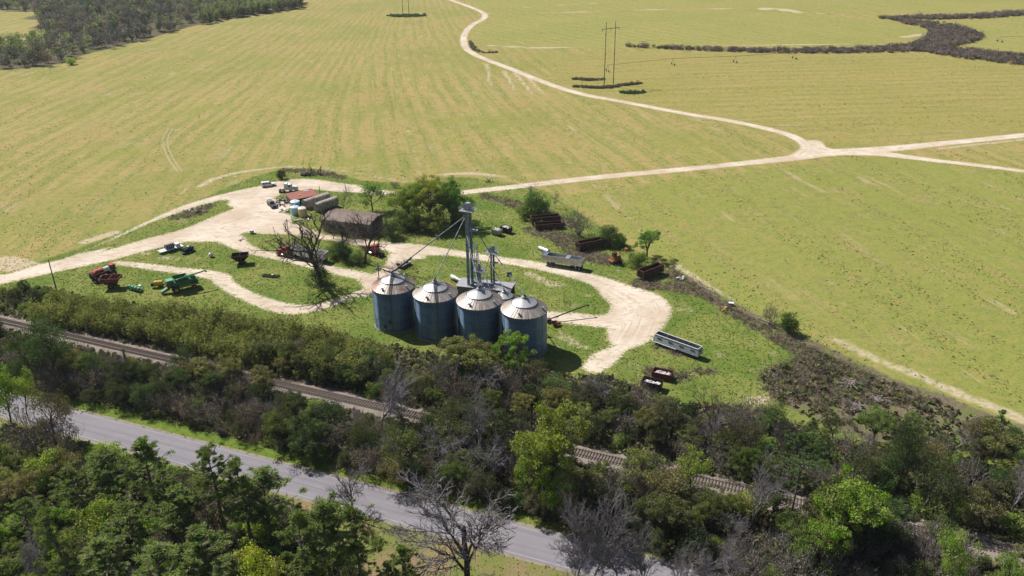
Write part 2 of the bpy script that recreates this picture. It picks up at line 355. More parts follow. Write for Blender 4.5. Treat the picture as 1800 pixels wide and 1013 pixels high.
    d1=a.mix(a.mr(vf,.3,.7,.12,0),d1,(.30,.22,.15)); cl=a.attr('a_cl'); cv=a.n('ShaderNodeCombineXYZ'); a.t.links.new(a.math('MULTIPLY',cl,1.5),cv.inputs[0]); a.t.links.new(a.vmul(p,(.035,.035,1)),(cvv:=a.n('ShaderNodeSeparateXYZ')).inputs[0]); a.t.links.new(cvv.outputs[0],cv.inputs[1]); a.t.links.new(cvv.outputs[1],cv.inputs[2]); rut=a.noise(cv.outputs[0],1.6,4,.65); rb=a.mr(a.noise(p,.08,3,.6),.4,.6); d1=a.mix(a.math('MULTIPLY',rb,a.mr(rut,.5,.66,0,.65)),d1,(.38,.29,.21)); d1=a.mix(a.math('MULTIPLY',rb,a.mr(rut,.45,.32,0,.4)),d1,(.70,.62,.53)); d1=a.mix(a.math('MULTIPLY',a.mr(cl,.1,.75,1,0),a.mr(nzf,.45,.62,0,.7)),d1,(.30,.26,.14)); d1=a.mix(a.mr(fine,.6,.75,0,.35),d1,(.68,.60,.50))
    c=a.mix(mask('a_dirt',4.6,.6,nzf),c,d1); ov=a.math('MULTIPLY',a.mr(a.attr('a_dirt'),2.6,.4,0,1),a.mr(a.noise(p,.55,5,.8),.54,.62,0,.9)); c=a.mix(a.math('MULTIPLY',ov,mask('a_lot',5,1.2)),c,l1)
    grass=a.math('SUBTRACT',1,mask('a_dirt',4.6,.6,nzf))
    h=a.math('ADD',a.math('MULTIPLY',fine,.5),a.math('MULTIPLY',a.noise(p,3.2,4,.75),.7))
    nrm=a.n('ShaderNodeBump'); a.t.links.new(h,nrm.inputs['Height']); nrm.inputs['Distance'].default_value=.35
    a.t.links.new(a.mr(grass,0,1,.15,.75),nrm.inputs['Strength'])
    return a.principled(c,.95,0,nrm.outputs[0],.05)
GM=ground_material()
def build_ground():
    xs=axis_lines(-240,260,2.0,-6000,6000,1.22); ys=axis_lines(90,330,1.6,-3000,9000,1.018)
    P,Fq=grid(xs,ys); z=zones(P)
    me=mesh_np('ground',np.column_stack([P,np.zeros(len(P))]),Fq,extra=z); me.materials.append(GM)
    o=bpy.data.objects.new('ground',me); col.objects.link(o); tag(o,'yellow-green crop fields, farmyard grass and woodland floor',kind='structure')
    # dirt roads and yard: own sheet, 1 m cells
    Pm=[];Fm=[];off=0
    lo=(-260,90);hi=(560,900)
    xs=np.arange(lo[0],hi[0],1.25); ys=np.arange(lo[1],hi[1],1.25)
    P,Fq=grid(xs,ys)
    d=np.maximum(maxst(P,DIRT_ST),sdf_poly(P,YARD)); d=np.minimum(d,-sdf_poly(P,ISLE))
    keep=d[Fq].max(1)>-2.6; Fq=Fq[keep]; used=np.unique(Fq); idx=np.full(len(P),-1); idx[used]=np.arange(len(used))
    P=P[used]; z=zones(P)
    me=mesh_np('dirt_road',np.column_stack([P,np.full(len(P),.012)]),idx[Fq],extra=z); me.materials.append(GM)
    o=bpy.data.objects.new('dirt_road',me); col.objects.link(o); tag(o,'pale sandy dirt roads and yard',kind='structure')
build_ground()
# ---------------------------------------------------------------- paved road
def ribbon(name,pts,w,mat,label,z=.02):
    a_=catmull(Gs(pts),8); V=[];Fq=[]
    for i,p in enumerate(a_):
        d=a_[min(i+1,len(a_)-1)]-a_[max(i-1,0)]; d=d/np.hypot(*d); n_=np.array([-d[1],d[0]])*w/2*random.uniform(.6,1.2); V+=[(*(p-n_),z),(*(p+n_),z)]
        if i: k=2*i; Fq.append((k-2,k,k+1,k-1))
    me=mesh_np(name,V,Fq); me.materials.append(mat); o=bpy.data.objects.new(name,me); col.objects.link(o); return tag(o,label,kind='structure')
TRK=paint('track_soil',(.36,.30,.16),.95,0,.9,(.24,.24,.07),.8)
for dx in (0,8): ribbon('wheel_track',[(296+dx*1.1,226),(288+dx,240),(287+dx,255),(296+dx,278),(312+dx,302)],.75,TRK,'pale curved wheel track in the left field')
for dx in (0,5): ribbon('wheel_track',[(733+dx,300),(742+dx,312)],.5,TRK,'short pale wheel track above the leafy cluster')
def strip(name,A,B,w,z,mat,n=200,label=None,kind='structure',off=0.0,thick=None):
    A=np.array(A);B=np.array(B);d=(B-A)/np.hypot(*(B-A)); nn=np.array([-d[1],d[0]])
    V=[];Fq=[]
    for i in range(n+1):
        p=A+(B-A)*i/n+nn*off
        V+= [(*(p-nn*w/2),z),(*(p+nn*w/2),z)]
        if i<n: Fq.append((2*i,2*i+1,2*i+3,2*i+2)[::-1])
    me=mesh_np(name,V,Fq); me.materials.append(mat); o=bpy.data.objects.new(name,me); col.objects.link(o)
    return tag(o,label,kind=kind)
def asphalt():
    a=N('asphalt'); p=a.pos(); n1=a.noise(p,.25,5,.6); n2=a.noise(p,6,3,.7)
    rot=a.n('ShaderNodeMapping'); rot.inputs['Rotation'].default_value=(0,0,R(22)); a.t.links.new(p,rot.inputs['Vector'])
    n3=a.noise(a.vmul(rot.outputs[0],(.02,1.1,1)),1,3,.6)
    crack=a.n('ShaderNodeTexVoronoi',feature='DISTANCE_TO_EDGE'); crack.inputs['Scale'].default_value=.28; a.t.links.new(a.vmul(rot.outputs[0],(.5,1.2,1)),crack.inputs['Vector'])
    c=a.mix(n1,(.205,.195,.215),(.265,.25,.27)); c=a.mix(a.mr(n3,.4,.65,0,.5),c,(.165,.155,.17)); c=a.mix(a.mr(n2,.4,.7,0,.3),c,(.12,.11,.12))
    c=a.mix(a.mr(crack.outputs[0],0,.012,.16,0),c,(.13,.12,.13))
    return a.principled(c,.9,0,a.bump(n2,.2,.02),.1)
ra=np.array(G(0,708.5)); rb=np.array(G(1000,973)); rd=(rb-ra)/np.hypot(*(rb-ra)); RA=ra-rd*400; RB=rb+rd*400
road=strip('asphalt_road',RA,RB,7.3,.016,asphalt(),60,'grey two-lane asphalt road')
ED=paint('road_line_white',(.36,.355,.345),.8,0,1.0,(.25,.24,.24),.8); YL=paint('road_line_yellow',(.29,.265,.20),.8,0,.9,(.24,.23,.24),.6)
strip('road_marking',RA,RB,.10,.021,ED,60,'worn white edge line',off=3.2); strip('road_marking',RA,RB,.12,.021,ED,60,'worn white edge line',off=-3.2)
mk=MB(); L=np.hypot(*(RB-RA)); 
for i in range(int(L/12)):
    p=RA+rd*i*12; q=p+rd*3.0; nn=np.array([-rd[1],rd[0]])*.06
    mk.add([(*(p-nn),.021),(*(p+nn),.021),(*(q+nn),.021),(*(q-nn),.021)],[(0,1,2,3)])
o=mk.build('road_marking',YL); tag(o,'faded yellow centre dashes',kind='structure')
shoulder=paint('gravel_shoulder',(.26,.22,.17),.95,0,.6,(.12,.11,.06),.7)
strip('road_shoulder',RA,RB,8.6,.008,shoulder,60,'gravelly road shoulder')
# ---------------------------------------------------------------- railway
ka=np.array(G(0,565.5)); kb=np.array(G(1800,978)); kd=(kb-ka)/np.hypot(*(kb-ka)); kn=np.array([-kd[1],kd[0]])
KA=ka-kd*300; KB=kb+kd*300; KANG=math.atan2(kd[1],kd[0])
def gravel():
    a=N('ballast'); p=a.pos(); n1=a.noise(p,.3,4,.6); n2=a.noise(p,5,3,.8)
    c=a.mix(n1,(.25,.205,.18),(.34,.29,.26)); c=a.mix(a.mr(n2,.35,.7,0,.65),c,(.13,.10,.085)); wd=a.noise(p,.5,5,.75); c=a.mix(a.mr(wd,.52,.64,0,.8),c,(.13,.12,.055)); return a.principled(c,.95,0,a.bump(n2,.7,.08),.05)
BAL=gravel()
def cross_section(name,prof,mat,label,n=300):
    V=[];Fq=[];m=len(prof)
    for i in range(n+1):
        p=KA+(KB-KA)*i/n
        for o,z in prof: V.append((*(p+kn*(o+ (random.uniform(-.25,.25) if abs(o)>1.9 else 0))),z))
        if i<n:
            for j in range(m-1): a=i*m+j; Fq.append((a,a+m,a+m+1,a+1))
    me=mesh_np(name,V,Fq); me.materials.append(mat); o=bpy.data.objects.new(name,me); col.objects.link(o); return tag(o,label,kind='structure')
random.seed(3)
cross_section('railway_ballast',[(-3.3,.02),(-2.5,.07),(-1.7,.42),(1.7,.42),(2.6,.07),(3.8,.02)],BAL,'brown-grey ballast bed of the railway')
TIE=paint('tie_wood',(.10,.08,.065),.9,0,.5,(.2,.17,.14),2); RAILM=paint('rail_steel',(.30,.24,.20),.4,.6,.6,(.16,.09,.06),3)
rt=thing('railway_track','single straight railway track of two rails on wooden ties between the thickets','railway track',(*((KA+KB)/2),.42),KANG)
KL=float(np.hypot(*(KB-KA)))/2
for s in (-1,1):
    b=MB(); b.box(0,s*.75,.17,KL*2,.07,.14); b.build('rail',RAILM,rt)
tie=MB().box(0,0,-.02,.24,2.6,.18); tie=tie.build('sleeper',TIE,rt); T0=tie
rest=MB(); cnt=0; mid=(KA+KB)/2
xsw=[]
for i in range(int(2*KL/.6)):
    x=-KL+i*.6; p=mid+kd*x; px,py=PX(p[0],p[1],.4); xsw.append((x,px))
vis=[x for x,px in xsw if 460<px<740 ][:62]+[x for x,px in xsw if 1225<px<1430][:38]
vs=set(vis)
for x,px in xsw:
    if x in vs:
        t=T0 if cnt==0 else T0.copy()
        if cnt: col.objects.link(t)
        t.location=(x,0,0); cnt+=1
    else: rest.box(x,random.uniform(-.06,.06),-.02,.24,2.6,.18,rz=random.uniform(-.02,.02))
tag(rest.build('sleeper',TIE,rt),'weathered ties further along the track',kind='stuff')
# ================================================================ GRAIN BINS
AR_=0.25
def bin_wall():
    a=N('galvanised_bin_wall'); o=a.obj(); sep=a.n('ShaderNodeSeparateXYZ'); a.t.links.new(o,sep.inputs[0])
    ang=a.math('ARCTAN2',sep.outputs[1],sep.outputs[0])
    n1=a.noise(o,.5,5,.65); cmb=a.n('ShaderNodeCombineXYZ'); a.t.links.new(a.math('MULTIPLY',ang,7),cmb.inputs[0]); a.t.links.new(a.math('MULTIPLY',sep.outputs[2],.25),cmb.inputs[1])
    st=a.noise(cmb.outputs[0],1.6,5,.7)
    c=a.mix(n1,(.12,.20,.31),(.18,.27,.39)); c=a.mix(a.mr(st,.42,.75,0,.45),c,(.32,.38,.46)); 
    pan=a.n('ShaderNodeTexBrick'); pan.offset=.5
    c2=a.n('ShaderNodeCombineXYZ'); a.t.links.new(a.math('MULTIPLY',ang,1.9),c2.inputs[0]); a.t.links.new(a.math('MULTIPLY',sep.outputs[2],1.0),c2.inputs[1])
    a.t.links.new(c2.outputs[0],pan.inputs['Vector']); pan.inputs['Scale'].default_value=1; pan.inputs['Brick Width'].default_value=1.45; pan.inputs['Row Height'].default_value=.82
    pan.inputs['Mortar Size'].default_value=.022; pan.inputs['Color1'].default_value=(.74,.76,.8,1); pan.inputs['Color2'].default_value=(1,1,1,1); pan.inputs['Mortar'].default_value=(.55,.58,.62,1)
    c=a.mix(1.0,c,pan.outputs['Color'],'MULTIPLY'); c=a.mix(a.mr(sep.outputs[2],1.6,0,0,.35),c,(.12,.09,.06))
    wv=a.n('ShaderNodeTexWave',wave_type='BANDS',bands_direction='Z'); wv.inputs['Scale'].default_value=2.4; a.t.links.new(o,wv.inputs['Vector'])
    m=a.principled(c,.46,.75,None,.4); pb=[n_ for n_ in a.t.nodes if n_.type=='BSDF_PRINCIPLED'][0]; pb.inputs['Anisotropic'].default_value=.92; pb.inputs['Anisotropic Rotation'].default_value=AR_
    tg=a.n('ShaderNodeTangent',direction_type='RADIAL',axis='Z'); a.t.links.new(tg.outputs[0],pb.inputs['Tangent']); return m
def bin_roof(name,rust,top):
    a=N(name); o=a.obj(); sep=a.n('ShaderNodeSeparateXYZ'); a.t.links.new(o,sep.inputs[0])
    ang=a.math('ARCTAN2',sep.outputs[1],sep.outputs[0])
    cmb=a.n('ShaderNodeCombineXYZ'); a.t.links.new(a.math('MULTIPLY',ang,6),cmb.inputs[0]); a.t.links.new(a.math('MULTIPLY',sep.outputs[2],.35),cmb.inputs[1])
    st=a.noise(cmb.outputs[0],2.2,4,.75); big=a.noise(o,.35,3,.6)
    low=a.mr(sep.outputs[2],top+1.15,top+1.35,1,0)
    gal=a.mix(st,(.40,.40,.41),(.66,.65,.65))
    br=a.mix(a.mr(st,.35,.65),(.25,.195,.155),(.50,.46,.42))
    c=a.mix(low,gal,br)
    r=a.mr(a.math('ADD',a.math('MULTIPLY',st,.45),a.math('MULTIPLY',big,.55)),.60-rust,.68-rust)
    c=a.mix(a.math('MULTIPLY',r,.8),c,(.25,.085,.045))
    return a.principled(c,.5,.35,a.bump(st,.2,.03),.4)
BW=bin_wall(); GALV=paint('galvanised_steel',(.36,.40,.45),.45,.5,.4,(.2,.19,.18),1.5); DARKST=paint('dark_steel',(.045,.05,.06),.6,.3,.4,(.10,.07,.05))
PIPE=paint('spout_steel',(.16,.19,.23),.5,.5,.35,(.10,.07,.05),1.5)
CONC=paint('concrete',(.42,.39,.35),.9,0,.6,(.2,.17,.13),.8)
def grain_bin(loc,Rr,H,rise,label,rust,ladder_az,vents,seed,door=False,rope=False,group='corrugated grain bins in a row'):
    rnd=random.Random(seed); t=thing('grain_bin',label,'grain bin',(*loc,0),0,group)
    b=MB(); b.lathe([(Rr+.12,0),(Rr+.12,.18),(Rr-.2,.18)],48); b.build('foundation',CONC,t)
    b=MB(); prof=[]; nr=int(H/.82)
    z0=.18; hh=(H-z0)/nr
    for k in range(nr):
        za=z0+k*hh; prof+=[(Rr,za)]
    prof+=[(Rr,H)]; b.lathe(prof,64); b.build('wall',BW,t,smooth=True)
    m=bin_roof('bin_roof',rust,H)
    b=MB(); b.lathe([(Rr+.16,H-.22),(Rr+.2,H-.05),(Rr*.56,H+rise*.47),(Rr*.555,H+rise*.5),(.5,H+rise*.93),(.5,H+rise*.98)],60)
    nrib=40
    for k in range(nrib):                                    # standing seams
        th=2*math.pi*k/nrib; c,s=math.cos(th),math.sin(th)
        b.cyl(((Rr+.15)*c,(Rr+.15)*s,H+.02),(Rr*.56*c,Rr*.56*s,H+rise*.47+.05),.05,.04,4,False)
        b.cyl((Rr*.56*c,Rr*.56*s,H+rise*.49+.03),(.5*c,.5*s,H+rise*.93+.03),.03,.02,4,False)
    rf=b.build('roof',m,t)
    b=MB(); pr=[(Rr*.57*math.cos(2*math.pi*i/48),Rr*.57*math.sin(2*math.pi*i/48),H+rise*.47+.10) for i in range(49)]; b.path(pr,.08,5); b.build('roof_ring',DARKST,rf)
    b=MB(); b.lathe([(.6,H+rise*.9),(.62,H+rise*1.02),(.35,H+rise*1.12),(.32,H+rise*1.2),(.02,H+rise*1.2)],16); b.build('roof_cap',GALV,rf)
    for v in vents:
        th=R(v); c,s=math.cos(th),math.sin(th); r=Rr*.84; z=H+rise*.17
        b=MB(); b.cyl((r*c,r*s,z-.1),(r*c,r*s,z+.35),.2,.2,8); b.box((r+.12)*c,(r+.12)*s,z+.25,.5,.45,.3,rz=th); b.build('roof_vent',GALV,rf)
    if ladder_az is not None:
        th=R(ladder_az); c,s=math.cos(th),math.sin(th); b=MB()
        p0=Vector(((Rr+.1)*c,(Rr+.1)*s,H+.14)); p1=Vector((.65*c,.65*s,H+rise*.96)); w=Vector((-s,c,0))*.3
        for k in (-1,1): b.cyl(p0+w*k,p1+w*k,.05,.05,4)
        for k in range(14): q=p0.lerp(p1,(k+.5)/14); b.cyl(q-w,q+w,.06,.06,4)
        b.build('roof_ladder',DARKST,rf)
        b=MB(); w2=Vector((-s,c,0))*.22; q0=Vector(((Rr+.14)*c,(Rr+.14)*s,.6)); q1=q0+Vector((0,0,H-.6))
        for k in (-1,1): b.cyl(q0+w2*k,q1+w2*k,.03,.03,4)
        for k in range(30): q=q0.lerp(q1,k/29); b.cyl(q-w2,q+w2,.02,.02,4)
        b.box((Rr+.03)*c,(Rr+.03)*s,.6,.03,.3,H-1.1,rz=th); b.build('wall_ladder_and_shadow',PIPE,t)  # solid strip behind the rungs stands in for the ladder's shadow
    # vertical stiffeners
    b=MB()
    for k in range(16):
        th=2*math.pi*k/16+.1; b.box((Rr+.01)*math.cos(th),(Rr+.01)*math.sin(th),.18,.05,.09,H-.3,rz=th)
    b.build('stiffeners',BW,t)
    b=MB(); b.lathe([(Rr+.03,H-.34),(Rr+.17,H-.24),(Rr+.15,H-.2)],64); b.build('eave_shadow_ring',DARKST,t)  # dark ring stands in for the shadow line below the eave
    if door:
        for az,z in ((-112,1.2),(-97,2.6)):
            th=R(az); b=MB().box((Rr+.05)*math.cos(th),(Rr+.05)*math.sin(th),z,.12,.8,.9,rz=th); b.build('inspection_hatch',DARKST,t)
        b=MB(); 
        pts=[((Rr+.2)*math.cos(R(a)),(Rr+.2)*math.sin(R(a)),z) for a,z in ((-140,.4),(-140,3.2),(-132,3.4),(-118,3.0))]; b.path(pts,.07,6); b.build('aeration_pipe',DARKST,t)
    if rope:
        b=MB(); th=R(-97); b.cyl((Rr*1.03*math.cos(th),Rr*1.03*math.sin(th),H),(Rr*1.06*math.cos(R(-94)),Rr*1.06*math.sin(R(-94)),.3),.06,.06,5); b.build('hanging_cable',GALV,t)
    return t
EH=10.8; RR=5.35; RI=2.95
S=[np.array(G(*q,EH)) for q in ((691.2,500.7),(765.2,514.4),(842.5,527),(921.6,541.8))]
grain_bin(S[0],RR,EH,RI,'corrugated grain bin with the rustiest red-streaked roof, at the far left of the row',.10,-92,(-118,-38,60,150),1,door=True)
grain_bin(S[1],RR,EH,RI,'corrugated grain bin second from the left, a roof ladder down its grey cone roof',.0,-82,(-112,-36,70,160),2)
grain_bin(S[2],RR,EH,RI,'corrugated grain bin third from the left, thin pale cable hanging down its wall',.02,None,(-118,-38,75),3,rope=True)
grain_bin(S[3],RR,EH,RI,'corrugated grain bin at the right end of the row, nearest the long auger',-.04,None,(-106,-20,70),4)
SB=np.array(G(886,510,8.7))
grain_bin(SB,4.1,5.9,2.4,'small shiny silver bin squeezed behind the two right-hand grain bins',-.2,None,(-70,),5,group=None)
# ================================================================ ELEVATOR LEGS
def elevator(px,py,ytop,w,label,cage_z,ladder_side=1,twin=True):
    x,y=G(px,py); H=height_at(px,py,ytop); t=thing('bucket_elevator',label,'grain elevator',(x,y,0),R(-22))
    LEG=paint('elevator_leg_steel',(.11,.18,.27),.5,.35,.35,(.10,.09,.08),1.5)
    for s in (-1,1):
        b=MB().box(s*w*.32,0,.8,w*.30,w*.36,H-2.6)
        for k in range(int((H-3)/2.4)): b.box(s*w*.32,0,.8+k*2.4,w*.35,w*.41,.09)
        b.build('leg_casing',LEG,t)
    b=MB().box(0,0,0,w*1.15,w*.8,1.3).box(w*.7,0,.6,w*.5,w*.5,1.2,top=(.5,.5)); b.build('boot',LEG,t)
    b=MB(); b.box(0,0,H-2.0,w*1.15,w*.62,.9); b.cyl((0,-w*.31,H-1.05),(0,w*.31,H-1.05),w*.56,w*.56,16); b.box(w*.2,0,H-.5,w*.7,w*.5,.45,top=(.6,.8)); hd=b.build('head',GALV,t)
    b=MB(); b.box(-w*.1,w*.55,H-1.5,w*.7,.5,.5); b.cyl((w*.2,w*.5,H-1.2),(w*.2,w*.95,H-1.2),.22,.22,10); b.build('motor',GALV,hd)
    # work platform with rails
    pw=1.0+w*.5; z=H-2.1
    b=MB(); b.box(0,0,z,2*pw,1.7*pw,.07); b.build('platform',GALV,t)
    b=MB(); cs=[(-pw,-.85*pw),(pw,-.85*pw),(pw,.85*pw),(-pw,.85*pw)]
    for i in range(4):
        a,c=cs[i],cs[(i+1)%4]
        for h in (.55,1.05): b.cyl((*a,z+h),(*c,z+h),.035,.035,4)
        for k in range(3): f=k/3; b.cyl((a[0]*(1-f)+c[0]*f,a[1]*(1-f)+c[1]*f,z),(a[0]*(1-f)+c[0]*f,a[1]*(1-f)+c[1]*f,z+1.05),.035,.035,4)
    for i in range(4): b.cyl((cs[i][0]*.9,cs[i][1]*.9,z),(cs[i][0]*.35,cs[i][1]*.3,z-1.5),.04,.04,4)
    b.build('guard_rail',GALV,t)
    for zz in cage_z:
        b=MB(); b.box(w*.9,-w*.1,H*zz,w*.95,w*.9,.06)
        for a,c in (((w*.42,-w*.55),(w*1.37,-w*.55)),((w*1.37,-w*.55),(w*1.37,w*.35))):
            for h in (.5,1.0): b.cyl((*a,H*zz+h),(*c,H*zz+h),.03,.03,4)
        b.build('rest_platform',GALV,t)
    b=MB(); lx,ly=w*.1,-w*.55
    for s in (-.22,.22): b.cyl((lx+s,ly,.3),(lx+s,ly,H-1.2),.035,.035,4)
    for k in range(int(H/.45)): b.cyl((lx-.22,ly,.4+k*.45),(lx+.22,ly,.4+k*.45),.02,.02,4)
    for k in range(int(H/1.5)-1):
        z1=2.5+k*1.5; ring=[(lx+.42*math.sin(2*math.pi*i/8),ly-.38+.42*math.cos(2*math.pi*i/8),z1) for i in range(9)]; b.path(ring,.022,4)
    for i in (2,3,4,5,6): q=(lx+.42*math.sin(2*math.pi*i/8),ly-.38+.42*math.cos(2*math.pi*i/8)); b.cyl((*q,2.5),(*q,H-1.2),.018,.018,4)
    b.build('ladder_cage',GALV,t)
    return t,Vector((x,y,H))
e1,P1=elevator(828,520,356,1.8,'tall blue-grey bucket elevator tower with a railed platform at its top, rising behind the bins',(.72,.40,.16))
e2,P2=elevator(867,517,431,1.15,'medium-height bucket elevator tower standing right of the tall one',(.66,.3))
e3,P3=elevator(843,516,463,1.0,'shortest bucket elevator, between the tall and medium towers',(.5,))
# lattice-like brace tower beside the tall leg
b=MB(); tx=thing('support_tower','narrow lattice tower braced against the right side of the tall elevator','lattice tower',(P1.x+1.5,P1.y+.2,0),R(-22))
HT=P1.z*.56
for a,c in ((-.55,-.55),(.55,-.55),(.55,.55),(-.55,.55)): b.box(a,c,0,.11,.11,HT)
b.build('corner_posts',PIPE,tx); b=MB(); n=9
for k in range(n):
    z0=HT*k/n; z1=HT*(k+1)/n
    cs=[(-.55,-.55),(.55,-.55),(.55,.55),(-.55,.55)]
    for i in range(4):
        a,c=cs[i],cs[(i+1)%4]; b.cyl((*a,z0),(*c,z1),.035,.035,4); b.cyl((*a,z1),(*c,z1),.035,.035,4)
b.build('bracing',GALV,tx)
# ================================================================ SPOUTS
def spout(a,b_,r,label,flanges=True,brace=None):
    a=Vector(a);b_=Vector(b_); t=thing('grain_spout',label,'grain spout',tuple(b_),0); r*=.72; m=MB(); m.cyl(a-b_,(0,0,0),r,r,10); m.build('pipe',PIPE,t)
    m=MB(); L=(a-b_).length; d=(a-b_).normalized()
    for k in range(1,int(L/3)): p=d*(k*3); m.cyl(p-d*.05,p+d*.05,r+.06,r+.06,10)
    m.cyl(d*0-d*.5,d*.5,r+.08,r+.1,10); m.build('flanges',DARKST,t)
    if brace:
        m=MB(); f=brace; p=d*(L*f); side=d.cross(Vector((0,0,1))).normalized()
        m.box(p.x,p.y,p.z-.7,.12,1.2,1.3,rz=math.atan2(d.y,d.x)); m.build('bracket',PIPE,t)
    return t
AP=[Vector((*s,EH+RI*1.2)) for s in S]; top=P1-Vector((0,0,4.0)); tl=top+Vector((-1.2,-.3,0)); tr=top+Vector((.6,-.6,-1.2))
sp=spout(tl,AP[0],.20,'long spout pipe running from the tall tower down to the leftmost bin',brace=.62)
d=(tl-AP[0]); m=MB(); p0=d*.03;p1=d*.26; m.cyl(p0+Vector((0,0,-.2)),p1+Vector((0,0,-.2)),.24,.24,8); m.build('lower_sleeve',DARKST,sp)
spout(tl+Vector((.3,0,-.2)),AP[1],.16,'steep spout pipe from the tall tower to the second bin from the left')
spout(P1+Vector((-.5,-.6,-9)),AP[2],.15,'near-vertical spout pipe from the tall tower to the third bin')
spout(tr,P2+Vector((-.8,.2,-1.8)),.16,'spout pipe from the tall tower across to the medium tower head')
spout(P2+Vector((.3,-.5,-2)),AP[3],.17,'slanting spout pipe from the medium tower to the rightmost bin',brace=.45)
spout(P2+Vector((-.3,-.6,-5.0)),(*SB,5.9+2.4*1.2),.14,'short spout pipe from the medium tower to the small silver bin')
spout(P2+Vector((-.7,-.4,-3.0)),AP[2]+Vector((.3,.2,0)),.13,'thin spout pipe from the medium tower to the third bin')
spout(P1+Vector((.8,-.2,-10.5)),Vector((*((S[2]+SB)/2),EH*.9)),.14,'thin spout pipe dropping from mid-height of the tall tower past the third bin')
# catwalk arms beside the medium tower
t=thing('pipe_bracket','cage-like pipe bracket frame between the medium tower and the third bin','bracket frame',(P2.x-2.0,P2.y-.5,0),R(-22)); m=MB()
for a in ((-.6,0),(.6,0)): m.cyl((*a,0),(*a,6.8),.05,.05,5)
for z in (3.6,5.2,6.6): m.cyl((-.6,0,z),(1.6,0,z),.05,.05,5)
m.build('frame',PIPE,t)
# ================================================================ SHEDS
def wall_metal(name,c,rust=(.2,.1,.06),amt=.5,rib=True,axis=0):
    a=N(name); p=a.obj(); n1=a.noise(p,.5,5,.65); n2=a.noise(a.vmul(p,(3,3,.4)),1.5,4,.7)
    cc=a.mix(a.mr(n1,.45,.7,0,amt),c,rust); cc=a.mix(a.mr(n2,.4,.7,0,.4),cc,tuple(x*.55 for x in c))
    wv=a.n('ShaderNodeTexWave',wave_type='BANDS',bands_direction='XYZ'[axis]); wv.inputs['Scale'].default_value=1.3; a.t.links.new(p,wv.inputs['Vector'])
    return a.principled(cc,.6,.15,a.bump(wv.outputs['Fac'],.5,.06),.3)
def roof_fit(FL,FR,BL,z):
    p=Gs([FL,FR,BL],z); u=p[1]-p[0]; L=np.hypot(*u); ang=math.atan2(u[1],u[0]); n=np.array([-u[1],u[0]])/L; W=float(n@(p[2]-p[0])); c=(p[0]+p[1])/2+n*W/2
    return (float(c[0]),float(c[1])),ang,float(L),W
# grey metal shed behind the bins
c_,a_,L_,W_=roof_fit((803,502),(896,512),(815,489),3.2)
t=thing('grain_shed','low grey flat-roofed metal shed behind the bins and tower feet','shed',(*c_,0),a_)
SH=wall_metal('shed_wall_grey',(.13,.125,.13),amt=.3); SR=wall_metal('shed_roof_grey',(.34,.33,.36),(.25,.2,.18),.35)
b=MB(); b.box(0,-W_/2,0,L_,.1,3.0).box(0,W_/2,0,L_,.1,3.0).box(-L_/2,0,0,.1,W_-.1,3.0); b.build('wall',SH,t)
b=MB(); b.prism([(-W_/2-.2,3.0),(W_/2+.2,3.15),(W_/2+.2,3.27),(0,3.45),(-W_/2-.2,3.12)],-L_/2-.2,L_/2+.2,'x'); b.build('roof',SR,t)
b=MB()
for yy in (-W_/2+.1,0,W_/2-.1): b.box(L_/2-.1,yy,0,.15,.15,3.0)
b.box(L_/2-.1,0,2.6,.14,W_,.4); b.build('open_end_frame',DARKST,t)
# barn
c_,a_,L_,W_=roof_fit((568,383),(649,392.5),(578,366),4.4); W_=9.5
t=thing('machine_barn','long grey block barn with a rusted brown roof and dark open end','barn',(*c_,0),a_)
BWL=paint('barn_wall',(.30,.295,.31),.85,0,.6,(.10,.09,.085),.6); BR=wall_metal('barn_roof_rust',(.185,.14,.115),(.11,.065,.05),.7,axis=0)
b=MB(); b.box(0,-W_/2,0,L_,.25,4.1).box(0,W_/2,0,L_,.25,4.1).box(-L_/2,0,0,.25,W_-.26,4.1); b.box(L_/2,-W_/2+1.0,0,.25,1.7,4.1); b.build('wall',BWL,t)
b=MB(); b.prism([(-W_/2-.5,4.05),(0,4.95),(W_/2+.5,4.05),(W_/2+.5,4.2),(0,5.1),(-W_/2-.5,4.2)],-L_/2-.5,L_/2+.5,'x'); rf=b.build('roof',BR,t)
b=MB(); b.prism([(-W_/2+.1,4.1),(W_/2-.1,4.1),(0,4.9)],L_/2-.05,L_/2+.1,'x'); b.build('gable',BWL,t)
for k,xx in enumerate((-L_*.30,-L_*.05,L_*.2)):
    b=MB().box(xx,-W_/2-.14,1.2,1.4,.06,1.1); b.build('window',DARKST,t)
b=MB().box(-L_*.42,-W_/2-.15,0,2.6,.08,2.8); b.build('door',paint('old_wood',(.20,.16,.13),.9,0,.6,(.08,.06,.05)),t)
for xx in (-L_/3,0,L_/3): MB().box(xx,W_/2-.6,0,.2,.2,4.1).build('post',paint('old_wood',(.2,.16,.13)),t)
# red-roofed shed
c_,a_,L_,W_=roof_fit((512,349),(557.5,339.8),(501,342),2.9); W_=max(4.5,min(W_,6))
t=thing('tin_shed','small open-fronted shed under a rusty red tin roof beside the blue tanks','shed',(*c_,0),a_)
RDR=wall_metal('roof_red_tin',(.25,.075,.05),(.16,.07,.045),.6); 
b=MB(); b.box(0,W_/2,0,L_,.1,2.8).box(-L_/2,0,0,.1,W_-.1,2.6).box(L_/2,0,0,.1,W_-.1,2.6); b.box(L_*.28,-W_/2,0,L_*.4,.1,2.3); b.build('wall',SH,t)
b=MB(); b.prism([(-W_/2-.6,2.35),(W_/2+.3,3.0),(W_/2+.3,3.08),(-W_/2-.6,2.43)],-L_/2-.3,L_/2+.3,'x'); rf=b.build('roof',RDR,t)
b=MB().box(-L_*.12,-W_*.15,2.86,.7,.5,.06,rx=R(5)); b.build('yellow_patch',paint('paint_yellow',(.65,.42,.04),.6),rf)
